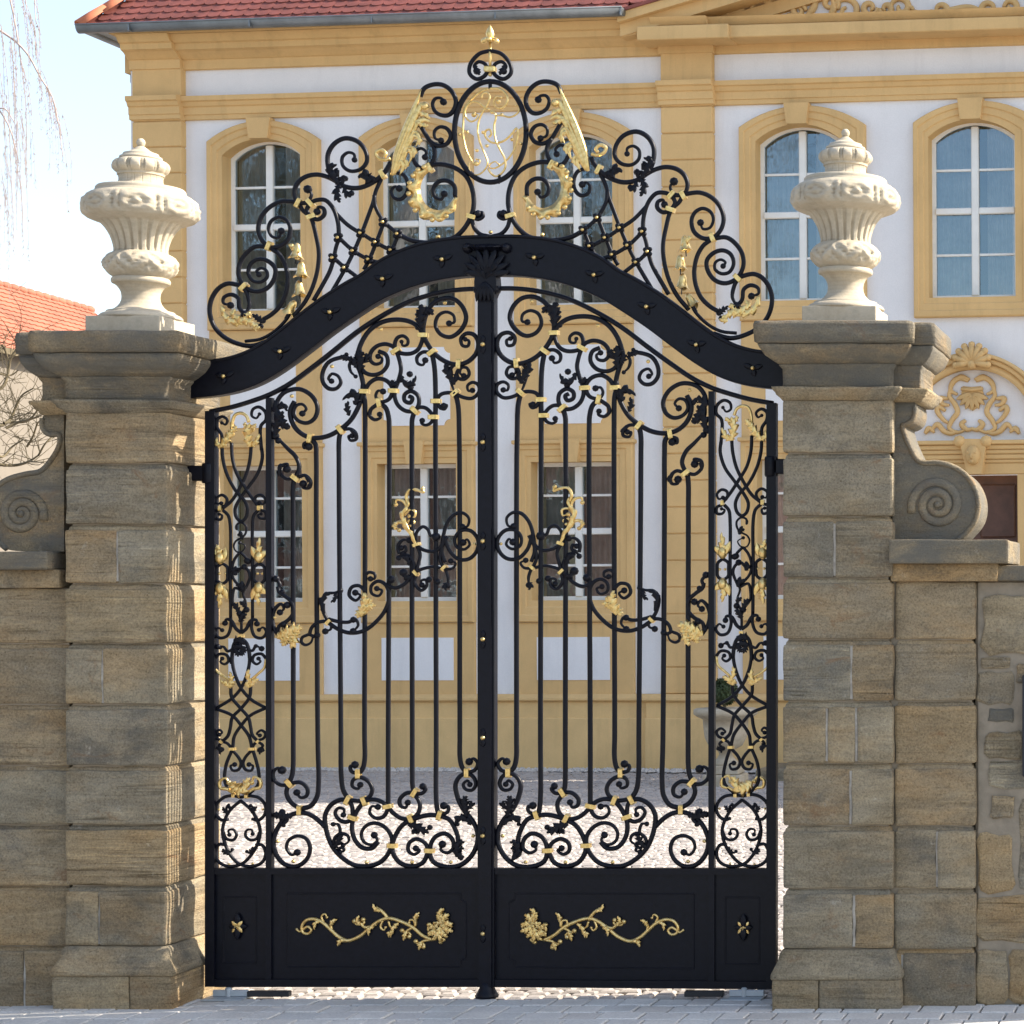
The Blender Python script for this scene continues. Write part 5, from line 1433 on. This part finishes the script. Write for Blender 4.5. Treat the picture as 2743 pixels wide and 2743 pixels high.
# door bay: lintel, mask, arch with shell and crest
dl0, dl1 = U(2468, 1230, .12), U(2745, 1230, .12)
zl0, zl1 = Zh(1272, 2600), Zh(1182, 2600)
hob('door_lintel', hbev(dl0 - .05, U(2790, 1230, .12), zl0, zl0 + .15, -.01, .10, .008), 'ochre')
for k, (a, b, v) in enumerate(((.152, .20, .12), (.202, .27, .14), (.272, .33, .16), (.332, zl1 - zl0 - .06, .18), (zl1 - zl0 - .058, zl1 - zl0, .22))):
    hob('door_lintel', hbev(dl0 - .05, U(2790, 1230, .12), zl0 + a, zl0 + b, -.01, v, .012), 'ochre')
ac = Vector(H(2605, 1162, .1)); px = H(2604, 1162, .1)[0] - H(2603, 1162, .1)[0]
for ra, rb, v in ((213, 203, .22), (202.5, 190, .19), (189.5, 170, .15)):
    A = [(ac.x + px * ra * math.cos(R(a)), ac.y + px * ra * math.sin(R(a))) for a in range(-4, 185, 4)]
    B = [(ac.x + px * rb * math.cos(R(a)), ac.y + px * rb * math.sin(R(a))) for a in range(184, -5, -4)]
    V, F = [], []; n = len(A); B = B[::-1]
    for (a, b), (c, d) in zip(A, B): V += [hp(a, b, -.01), hp(a, b, v), hp(c, d, v), hp(c, d, -.01)]
    for i in range(n - 1):
        for j in range(4): F.append((i * 4 + j, i * 4 + (j + 1) % 4, i * 4 + 4 + (j + 1) % 4, i * 4 + 4 + j))
    hob('door_arch', (V, F), 'ochre', None, True)
p = Vector(H(2604, 972, .2))
for k in range(9):
    a = R(-8 + k * 24.5); r = .22 * (1 + .10 * math.sin(math.pi * k / 8)); e_ = Vector((math.cos(a), math.sin(a)))
    hob('shell_lobe', join(ribbon([p + e_ * .02, p + e_ * r * .5, p + e_ * r], .045, .06, hp, (.4, 1), 8, .22), blob(p + e_ * r, .05, .06, lambda x, y, d: hp(x, y, d + .22))), 'ochre', None, True)
hob('shell_base', blob((p.x, p.y - .02), .07, .06, lambda a, b, d: hp(a, b, d + .22)), 'ochre', None, True)
# crest in the lunette (strokes read in the photograph, mirrored about its axis)
CR = ['1400,500 1380,580 1420,640 1440,700 1400,760 1380,820 1440,850 1500,830', '1520,470 1450,450 1400,490 1390,540 1440,570', '1370,600 1310,600 1330,640 1380,650', '1350,690 1300,660 1290,690 1340,760 1370,780',
      '1250,830 1290,790 1340,840 1400,860 1440,840', '1500,760 1470,790 1510,830 1560,820', '1200,860 1230,820 1270,850', '1420,470 1470,440 1530,460']
for s in CR:
    P = [(2043 + float(a) / 2.76, 850 + float(b) / 2.76) for a, b in (k.split(',') for k in s.split())]
    for sg in (0, 1):
        Q = [Vector(H(x if not sg else 2 * 2604 - x, y, .03)) for x, y in P]
        hob('crest_scroll', ribbon(catmull(Q), .038, .04, hp, (.6, .5), 8, .03), 'ochre', None, True)
sp = [(1480, 508), (1545, 515), (1612, 508), (1632, 560), (1622, 625), (1590, 665), (1550, 690), (1508, 665), (1476, 625), (1468, 560)]
hob('cartouche', prism([H(2043 + a / 2.76, 850 + b / 2.76, .03) for a, b in sp], .0, .035, hp), 'ochre')
sc_ = Vector(H(2043 + 1548 / 2.76, 850 + 560 / 2.76, .05))
for k in range(7):
    a_ = R(200 + k * 23.3); e_ = Vector((math.cos(a_), math.sin(a_)))
    hob('cartouche_flute', leafmesh([sc_ + e_ * .02, sc_ + e_ * .13, sc_ + e_ * .24], .045, 1, -.035, hp, .038), 'ochre', None, True)
hob('cartouche_band', ribbon([sc_ + Vector((-.15, .06)), sc_ + Vector((0, .045)), sc_ + Vector((.15, .06))], .025, .03, hp, dep=.05), 'ochre', None, True)
mk = Vector(H(2608, 1220, .2))
hob('mask_keystone', prism([H(2570, 1176, .2), H(2645, 1176, .2), H(2630, 1270, .2), H(2592, 1270, .2)], .0, .24, hp), 'ochre')
hob('mask_face', join(blob(mk, .10, .12, lambda a, b, d: hp(a, mk.y + (b - mk.y) * 1.35, d + .25), 14, 10),
    blob(mk + Vector((0, -.02)), .022, .05, lambda a, b, d: hp(a, mk.y - .02 + (b - mk.y + .02) * 2, d + .36)),
    blob(mk + Vector((-.045, .03)), .022, .02, lambda a, b, d: hp(a, b, d + .345)), blob(mk + Vector((.045, .03)), .022, .02, lambda a, b, d: hp(a, b, d + .345)),
    blob(mk + Vector((0, -.085)), .03, .02, lambda a, b, d: hp(a, b, d + .345))), 'ochre', None, True)
for sx in (-1, 1):
    c = Vector(H(2605 + sx * 36, 1182, .22)); hob('mask_volute', blob(c, .085, .09, lambda a, b, d: hp(a, b, d + .2)), 'ochre', None, True)
hob('door_jamb', hbev(du0 - .26, du0, ZG, zl0 - .002, -.2, .12, .01), 'ochre')
hob('door_jamb', hbev(du1, du1 + .26, ZG, zl0 - .002, -.2, .12, .01), 'ochre')
dr = hob('door', hbox(du0 - .02, du1 + .02, ZG + .5, DZT, -.30, -.22), 'door')
um = (du0 + du1) / 2
for a, b in ((du0 + .05, um - .03), (um + .03, du1 - .05)):
    for c, d in ((ZG + .65, ZG + 1.5), (ZG + 1.6, DZT - .95), (DZT - .85, DZT - .12)):
        hob('door_panel', hbev(a + .04, b - .04, c, d, -.225, -.19, .02), 'door', dr)
# zinc gutter, soffit and the roof of clay tiles
gu0, gu1 = U(300, 100, .55), U(1672, 38, .55)
zgut = H(980, 62, .55)[1]
V, F = [], []; m = 10
for u in (gu0 - .48, gu1):
    for k in range(m + 1):
        a = math.pi + math.pi * k / m; V.append(hp(u, zgut + .085 + .085 * math.sin(a) * 1.25, .56 + .085 * math.cos(a)))
for k in range(m): F.append((k, k + 1, m + 2 + k, m + 1 + k))
F.append(tuple(range(m + 1))); F.append(tuple(range(m + 1, 2 * m + 2)))
hob('eaves_board', hbox(UL - .02, gu1 + .02, ZF1 + .425, zgut + .012, -.02, .47), 'ochre')
gt = hob('gutter', (V, F), 'zinc', None, True)
hob('gutter_bead', ribbon([Vector((gu0 - .48, zgut + .085)), Vector(((gu0 + gu1) / 2, zgut + .085)), Vector((gu1, zgut + .085))], .012, .012, hp, sides=8, dep=.645), 'zinc', gt, True)
for k in range(5):
    u = gu0 + .3 + k * 1.75
    hob('gutter_seam', hbox(u - .008, u + .008, zgut - .022, zgut + .088, .55, .648), 'zinc', gt)
V, F = [], []
for v in (.56, -9.5):
    for k in range(m + 1):
        a = math.pi + math.pi * k / m; V.append(hp(gu0 - .40 + .085 * math.cos(a), zgut + .085 + .1 * math.sin(a), v))
for k in range(m): F.append((k, k + 1, m + 2 + k, m + 1 + k))
hob('gutter', (V, F), 'zinc', None, True)
hob('soffit', hbox(UL - .38, UL - .021, zgut + .03, zgut + .085, -9.5, .45), 'zinc')
hob('cornice', hbox(UL - .10, UL + .2, ZF1, zgut + .03, -9.5, -.02), 'ochre')
hob('downpipe_head', hbev(UL - .08, UL - .005, ZF1 - .12, ZF1 + .22, -.22, -.10, .01), 'zinc')
pit = R(46); cs, sn = math.cos(pit), math.sin(pit)
re0, rz0, rv0 = UL - .42, zgut + .10, .44
hipk = .78                                     # hip runs inwards as it climbs
def rp(u, s, h=0): return (u, -rv0 + s * cs - h * sn, rz0 + s * sn + h * cs)
L = 4.2
V = [rp(re0, 0, -.05), rp(pu0 + .1, 0, -.05), rp(pu0 + .1 + L * sn / sl, L, -.05), rp(re0 + hipk * L * cs, L, -.05)]
rf = hob('roof', (V, [(0, 1, 2, 3)]), 'tile', fix=False)
V2 = [rp(re0, 0, -.05), rp(re0 + hipk * L * cs, L, -.05), (re0 + hipk * L * cs, 8, rz0 + L * sn), (re0, 9.6, rz0)]
hob('roof_hip', (V2, [(0, 1, 2, 3)]), 'tile', fix=False)
tw, ex = .178, .165
def tile_mesh():
    pts = [(-tw / 2 + .002, .36), (-tw / 2 + .002, .03)] + [((tw / 2 - .002) * -math.cos(math.pi * k / 8), .032 - .068 * math.sin(math.pi * k / 8)) for k in range(1, 8)] + [(tw / 2 - .002, .03), (tw / 2 - .002, .36)]
    n = len(pts); V = [(a, b, .0) for a, b in pts] + [(a, b, .016) for a, b in pts]
    F = [tuple(range(n))[::-1], tuple(range(n, 2 * n))] + [(i, (i + 1) % n, n + (i + 1) % n, n + i) for i in range(n)]
    me = bpy.data.meshes.new('roof_tile'); me.from_pydata(V, [], F); me.materials.append(M['tile']); me.update(); return me
tm = tile_mesh(); cnt = 0
for r in range(7):
    s = r * ex; u = re0 + .06 + hipk * s * cs + (tw / 2 if r % 2 else 0)
    end = min(gu1 + .05 + s * sn / sl - .12, re0 + 8.6)
    while u < end and cnt < 296:
        o = bpy.data.objects.new('roof_tile', tm); COL.objects.link(o); o.parent = rf
        o.location = rp(u, s, .004 + .002 * (r % 2)); o.rotation_euler = (pit - R(5.0) + random.uniform(-.012, .012), random.uniform(-.008, .008), random.uniform(-.01, .01)); cnt += 1
        u += tw
for k in range(9):
    s = k * .33 - .04
    a, b = Vector(rp(re0 + hipk * s * cs + .01, s, .03)), Vector(rp(re0 + hipk * (s + .4) * cs + .01, s + .4, .055))
    d = (b - a).normalized(); e = d.cross(Vector((0, 0, 1))).normalized(); f = e.cross(d); V, F = [], []
    for q, r_ in ((a, .10), (a + (b - a) * .5, .095), (b, .082)):
        for j in range(9):
            an = math.pi * j / 8; V.append(q + e * (r_ * math.cos(an)) + f * (r_ * math.sin(an)))
        for j in range(9):
            an = math.pi * j / 8; V.append(q + e * ((r_ - .015) * math.cos(an)) + f * ((r_ - .015) * math.sin(an)))
    for i in range(2):
        for j in range(8):
            F += [(i * 18 + j, i * 18 + j + 1, i * 18 + 19 + j, i * 18 + 18 + j), (i * 18 + 9 + j, i * 18 + 18 + 9 + j, i * 18 + 28 + j, i * 18 + 10 + j)]
    for j in range(8): F += [(j, 9 + j, 10 + j, j + 1), (36 + j, 36 + j + 1, 46 + j, 45 + j)]
    hob('hip_tile', (V, F), 'ridge', rf, True)
# white gravel drip strip along the wall
V, F = [], []
rs = random.Random(9); u0, u1 = U(560, 2060), U(2110, 2060)
for k in range(1500):
    u = rs.uniform(u0, u1); v = .13 + abs(rs.gauss(0, .11)) + (.1 if u > uk else 0); r = rs.uniform(.028, .058); n = len(V)
    for dx, dy, dz in ((1, 0, 0), (-1, 0, 0), (0, 1, 0), (0, -1, 0), (0, 0, 1), (0, 0, -.6)): V.append((u + dx * r * rs.uniform(.7, 1.3), -v + dy * r, .0 + dz * r * .8))
    for a, b, c in ((0, 2, 4), (2, 1, 4), (1, 3, 4), (3, 0, 4), (2, 0, 5), (1, 2, 5), (3, 1, 5), (0, 3, 5)): F.append((n + a, n + b, n + c))
g = obj('gravel_strip', ([WM[ho.name] @ Vector(q) for q in V], F), 'gravel', None, kind='structure')
# ------------------------------------------------------------------ planter with clipped boxwood and the door steps
YP = 14.6
pc_ = at(1944, 2094, YP)
po = empty('stone_planter', (pc_.x, YP, 0), 'pale stone pedestal planter in front of the house, under the boxwood ball', 'planter')
k = (YP - CY) / FPX
def rr(px): return px * k
zz = lambda py: zat(py, YP)
prof = [(rr(78), zz(1897)), (rr(84), zz(1900)), (rr(84), zz(1912)), (rr(76), zz(1918)), (rr(60), zz(1926)), (rr(58), zz(1950)), (rr(55), zz(1975)), (rr(44), zz(1996)), (rr(28), zz(2006)), (rr(20), zz(2012)),
        (rr(17), zz(2020)), (rr(22), zz(2030)), (rr(32), zz(2040)), (rr(36), zz(2050))]
obj('bowl', lathe(prof, pc_.x, YP, 48, lambda a, z, r: r * (1 + (.035 * math.cos(a * 14) if zz(2006) < z < zz(1975) else 0))), 'urn', po, True)
obj('soil', lathe([(rr(74), zz(1903)), (.001, zz(1901))], pc_.x, YP, 24), 'joint', po)
obj('pedestal', bevbox(pc_.x - rr(42), pc_.x + rr(42), YP - rr(42), YP + rr(42), zz(2072), zz(2049), .01), 'urn', po)
obj('pedestal', bevbox(pc_.x - rr(50), pc_.x + rr(50), YP - rr(50), YP + rr(50), -.03, zz(2073), .012), 'urn', po)
bc = at(1941, 1852, YP); br = rr(33)
bo = empty('boxwood_ball', (bc.x, YP, zz(1900)), 'dark green clipped boxwood ball growing in the stone planter', 'plant')
obj('stem', ribbon([Vector((bc.x, zz(1900))), Vector((bc.x + .005, zz(1880))), Vector((bc.x, zz(1855)))], .02, .02, lambda a, b, d: (a, YP + d, b)), 'bark', bo)
V, F = [], []; rs = random.Random(2)
for i in range(3600):
    d = Vector((rs.gauss(0, 1), rs.gauss(0, 1), rs.gauss(0, 1))).normalized()
    r = br * (rs.uniform(.5, 1.0) ** .5) * (1 + .10 * noise.noise(d * 3)) + rs.uniform(0, .025)
    p = bc + d * r; a = Vector((rs.gauss(0, 1), rs.gauss(0, 1), rs.gauss(0, 1))).normalized(); b = a.cross(d + Vector((.1, .2, .3))).normalized(); n = len(V)
    l, w = .024, .012; V += [p - a * l, p + b * w, p + a * l, p - b * w]; F.append((n, n + 1, n + 2, n + 3))
obj('foliage', (V, F), 'leaf', bo, fix=False)
ys = 15.15; s0 = xat(2022, ys)
sp_ = empty('door_steps', (s0 + 2, ys, 0), 'worn stone steps leading to the brown house door', 'steps')
for i in range(4):
    x0_ = s0 + i * .34
    obj('step', bevbox(x0_, x0_ + 4.6 - i * .68, ys + .05 + i * .34 - .02 * i, ys + 1.62, -.05 if i == 0 else .135 * i + .001, .135 * (i + 1), .015, 2, 3, .004, i), 'stone', sp_)
# ------------------------------------------------------------------ neighbouring house with an orange roof, far left
D_ = Vector((-.056, 1, 0))                    # the house runs away from the viewer, its roof faces the sun
E0 = Vector((-19.63, 29.2, 7.23)); G0 = Vector((-20.94, 29.2, 8.80))
nh = empty('neighbour_house', (-21, 32, 0), 'beige house with an orange tiled roof beyond the left pillar', 'house')
def along(p, t): return p + D_ * t
T0, T1 = -9, 6.3
wq = [along(E0, T0) + Vector((-.28, 0, 0)), along(E0, T1) + Vector((-.28, 0, 0))]
V = []
for z in (-.05, E0.z - .05):
    V += [(wq[0].x, wq[0].y, z), (wq[1].x, wq[1].y, z), (wq[1].x - 2.6, wq[1].y, z), (wq[0].x - 2.6, wq[0].y, z)]
obj('wall', (V, [(0, 1, 5, 4), (1, 2, 6, 5), (2, 3, 7, 6), (3, 0, 4, 7), (4, 5, 6, 7)]), 'wallbeige', nh)
nrow = 15; V, F = [], []
nrm = (G0 - E0).cross(D_).normalized(); nrm = nrm if nrm.z > 0 else -nrm
for i in range(nrow):
    t0, t1 = i / nrow, (i + 1) / nrow + .015
    p, q = E0.lerp(G0, t0), E0.lerp(G0, t1); m = 124; n = len(V)
    for j in range(m + 1):
        s_ = T0 + (T1 - T0) * j / m; w = .018 * (j % 2)
        V += [along(p, s_) + nrm * (.035 + w), along(q, s_) + nrm * (.004 + w), along(p, s_) - nrm * .01]
    for j in range(m):
        k3 = n + 3 * j; F += [(k3, k3 + 3, k3 + 4, k3 + 1), (k3, k3 + 2, k3 + 5, k3 + 3)]
obj('roof', (V, F), 'tile2', nh, fix=False)
back = [along(G0, T0), along(G0, T1), along(G0, T1) + Vector((-1.6, 0, -1.9)), along(G0, T0) + Vector((-1.6, 0, -1.9))]
obj('roof_back', (back, [(0, 1, 2, 3)]), 'tile2', nh, fix=False)
V, F = [], []
for i in range(46):
    c0 = along(G0, T0 + (i + .5) * (T1 - T0) / 46)
    s_, f_ = blob((0, 0), 1, 1, lambda x, y, z: tuple(c0 + D_ * (x * .2) + Vector((y * .09, 0, z * .085 + .03))), 8, 5)
    n = len(V); V += s_; F += [tuple(n + q for q in ff) for ff in f_]
obj('ridge_tiles', (V, F), 'tile2', nh, True, kind='stuff')
V = [tuple(along(E0, t) + Vector(o)) for t in (T0, T1) for o in ((-.04, 0, -.10), (.03, 0, -.10), (.03, 0, .02), (-.04, 0, .02))]
obj('eaves_board', (V, [(0, 1, 2, 3), (4, 5, 6, 7), (0, 1, 5, 4), (1, 2, 6, 5), (2, 3, 7, 6), (3, 0, 4, 7)]), 'bark', nh)
# ------------------------------------------------------------------ trees
def limb(V, F, pts, r0, r1, sides=6):
    c = catmull(pts, 4); n = len(c); k = len(V)
    for i, p in enumerate(c):
        t = (c[min(n - 1, i + 1)] - c[max(0, i - 1)]).normalized(); e = t.cross(Vector((.31, .9, .2))).normalized(); f = t.cross(e); r = r0 + (r1 - r0) * i / (n - 1)
        for j in range(sides):
            an = 2 * math.pi * j / sides; V.append(p + e * (r * math.cos(an)) + f * (r * math.sin(an)))
    for i in range(n - 1):
        for j in range(sides): F.append((k + i * sides + j, k + i * sides + (j + 1) % sides, k + (i + 1) * sides + (j + 1) % sides, k + (i + 1) * sides + j))
# small bare tree behind the left wing wall
YT = 2.6
tb = at(-330, 2400, YT); bt = empty('bare_tree', (tb.x, YT, 0), 'small leafless tree with olive branches behind the left wing wall', 'tree')
V, F = [], []
q3 = lambda s, dy=0: [at(float(x) / 3.867, 800 + float(y) / 3.864, YT + dy + .1 * math.sin(float(x) * .01)) for x, y in (k.split(',') for k in s.split())]
limb(V, F, [Vector((tb.x, YT, -.1)), Vector((tb.x + .1, YT, 1.6)), Vector((tb.x + .25, YT, 2.6)), Vector((tb.x + .3, YT, 4.6))], .09, .05, 9)
obj('trunk', (V, F), 'bark', bt, True)
V, F = [], []
rs = random.Random(12)
mains = [('-1000,1500 -300,1660 10,1720 150,1725 290,1690 400,1620', .018, .006), ('-900,1250 -200,1350 20,1310 110,1240 160,1130 220,1010 340,930', .016, .005),
         ('-800,900 -200,980 20,920 80,780 110,620 170,520 190,430', .015, .005), ('60,1340 190,1280 300,1250 370,1180 440,1020', .012, .004), ('-900,1500 -100,1560 20,1640 130,1530 240,1460', .016, .004),
         ('40,1290 120,1275 230,1280 350,1235 470,1190', .012, .004), ('290,1680 360,1690 450,1695', .007, .003), ('400,1620 470,1500 560,1420 620,1440', .008, .003), ('280,1530 340,1430 390,1290 430,1250', .009, .004),
         ('-200,740 10,780 120,790 190,740', .010, .004), ('-100,560 20,480 90,640', .012, .005)]
for s, r0, r1 in mains:
    P = q3(s, rs.uniform(-.3, .3)); limb(V, F, P, r0, r1)
obj('branch', (V, F), 'bark', bt, True)
V, F = [], []
for s, r0, r1 in mains:
    C_ = catmull(q3(s, rs.uniform(-.3, .3)), 5)
    for k in range(int(len(C_) * .62)):
        p = rs.choice(C_); a = rs.uniform(-.3, math.pi + .3); l = rs.uniform(.10, .32)
        d = Vector((math.cos(a), rs.uniform(-.7, .7), math.sin(a))) ; q = p + d * l * .5 + Vector((rs.uniform(-.04, .04), 0, rs.uniform(-.03, .06)))
        e = p + d * l + Vector((rs.uniform(-.06, .06), 0, rs.uniform(-.04, .08)))
        if p.x < at(-120, 1000, YT).x: continue
        limb(V, F, [p, q, e], .0034, .0015, 4)
        for m in range(2):
            g = q.lerp(e, rs.random()); a2 = a + rs.uniform(-1, 1); limb(V, F, [g, g + Vector((math.cos(a2), rs.uniform(-.5, .5), math.sin(a2))) * rs.uniform(.05, .14)], .0020, .0012, 4)
obj('twig', (V, F), 'bark', bt, kind='stuff')
# weeping willow hanging in from the upper left
YWI = 10.0
wb = at(-1100, 2200, YWI)
wt_ = empty('weeping_willow', (wb.x, YWI, 0), 'weeping willow whose bare hanging twigs cross the pale sky at the upper left', 'tree')
V, F = [], []
top = at(-700, -250, YWI)
limb(V, F, [Vector((wb.x, YWI, -.2)), Vector((wb.x + .2, YWI, 2.5)), Vector((wb.x + .1, YWI + .2, 5)), at(-900, 200, YWI)], .32, .16, 10)
obj('trunk', (V, F), 'bark', wt_, True)
V, F = [], []
for s, r0, r1 in (('-900,200 -700,-200 -450,-420 -150,-400', .12, .04), ('-900,400 -600,150 -350,100 -160,150', .09, .02), ('-800,-100 -500,-450 -200,-560 0,-380', .09, .025)):
    limb(V, F, [at(float(x), float(y), YWI) for x, y in (k.split(',') for k in s.split())], r0, r1, 6)
for s in ('-160,-400 -20,-260 50,-120 72,30', '-160,150 -60,60 20,95 70,140 110,210 140,260 158,340 168,420', '0,-380 50,-260 85,-90 96,60', '-160,150 -40,250 20,330 50,430', '-100,-300 0,-100 40,60 60,190', '-120,250 -30,300 10,290 40,330'):
    limb(V, F, [at(float(x), float(y), YWI) for x, y in (k.split(',') for k in s.split())], .016, .004, 5)
obj('branch', (V, F), 'twig', wt_, True)
V, F = [], []
rs = random.Random(21)
tw_ = [(x, y, l) for x, y, l in ((8, 60, 560), (22, 100, 520), (34, 130, 470), (48, 150, 420), (58, 180, 430), (15, 260, 420), (40, 40, 420), (66, 20, 230), (80, 40, 330), (92, 70, 240), (105, 190, 260), (118, 215, 240), (128, 235, 200), (140, 262, 190), (152, 285, 215), (160, 310, 235), (5, 430, 330), (12, 500, 270), (28, 380, 300), (46, 330, 350), (54, 300, 280), (-6, 200, 500), (-14, 350, 420), (70, 10, 180), (88, -20, 200), (30, -20, 300), (54, -40, 330))]
for x, y, l in tw_:
    for m in range(2):
        x0, y0, l0 = x + rs.uniform(-8, 8), y + rs.uniform(-25, 25), l * rs.uniform(.6, 1.1); dy = rs.uniform(-1.5, 1.5)
        sw = rs.uniform(8, 34)
        P = [at(x0 + sw * (1 - math.exp(-3 * t)) + rs.uniform(-2, 2), y0 + l0 * t, YWI + dy) for t in (0, .12, .3, .5, .75, 1)]
        limb(V, F, P, .0048, .0018, 4)
        for k in range(int(l0 / 9)):
            t = rs.random(); j = min(4, int(t * 5)); p = P[j].lerp(P[j + 1], t * 5 - j); sd = rs.choice((-1, 1))
            limb(V, F, [p, p + Vector((sd * rs.uniform(.008, .02), rs.uniform(-.01, .01), -rs.uniform(.01, .035)))], .0032, .0016, 4)
obj('twig', (V, F), 'twig', wt_, kind='stuff')

# ------------------------------------------------------------------ what stands across the street and is mirrored in the left windows
sh_ = empty('street_house', (-33, -20, 0), 'tall brown brick house across the street, mirrored in the left windows', 'house')
M['brick'] = plain('brown_brick', (0.26, 0.125, 0.09), 0.9, var=0.4, scale=3)
obj('wall', box(-47, -18.5, -27, -17.5, -.05, 9.5), 'brick', sh_)
obj('roof', ([(-47.5, -17, 9.4), (-18, -17, 9.4), (-18, -27.5, 9.4), (-47.5, -27.5, 9.4), (-44, -22, 14.5), (-21, -22, 14.5)], [(0, 1, 5, 4), (1, 2, 5), (2, 3, 4, 5), (3, 0, 4)]), 'slate', sh_)
for i in range(9):
    for j in range(3):
        x = -45.5 + i * 3.0; z = 1.2 + j * 2.8
        w = obj('window', bevbox(x, x + 1.2, -17.52, -17.44, z, z + 1.7, .01), 'frame', sh_)
        obj('pane', box(x + .1, x + 1.1, -17.439, -17.42, z + .1, z + 1.6), 'room', w)
def grow(V, F, p, d, l, r, lev, rs):
    e = p + d * l; m = p.lerp(e, .5) + Vector((rs.uniform(-1, 1), rs.uniform(-1, 1), 0)) * l * .06
    limb(V, F, [p, m, e], r, r * .66, 5)
    if lev == 0: return
    for k in range(3 if lev > 1 else 4):
        q = (d + Vector((rs.gauss(0, .55), rs.gauss(0, .55), rs.gauss(.12, .3)))).normalized()
        grow(V, F, e if k < 2 else p.lerp(e, rs.uniform(.4, .9)), q, l * rs.uniform(.62, .82), r * .62, lev - 1, rs)
for k, (x, y, l) in enumerate(((-36, -12.5, 7.2), (-28.5, -13, 7.6), (-21.5, -14, 7.0), (-12.5, -15.5, 3.0))):
    t = empty('street_tree', (x, y, 0), ('leafless street tree farthest left across the street', 'tallest leafless street tree in front of the brown brick house', 'leafless street tree at the right end of the brown brick house', 'low leafless tree across the street, mirrored in the right upper windows')[k], 'tree', 'trees across the street')
    rs = random.Random(40 + k); V, F = [], []
    limb(V, F, [Vector((x, y, -.1)), Vector((x, y, l * .4)), Vector((x + .1, y, l * .8))], .24, .16, 8)
    obj('trunk', (V, F), 'bark', t, True)
    V, F = [], []
    for m in range(4):
        a = m * 1.6 + k; grow(V, F, Vector((x + .1, y, l * .78)), Vector((math.cos(a) * .5, math.sin(a) * .5, 1)).normalized(), l * .60, .12, 6 if k < 3 else 5, rs)
    obj('crown', (V, F), 'bark', t)
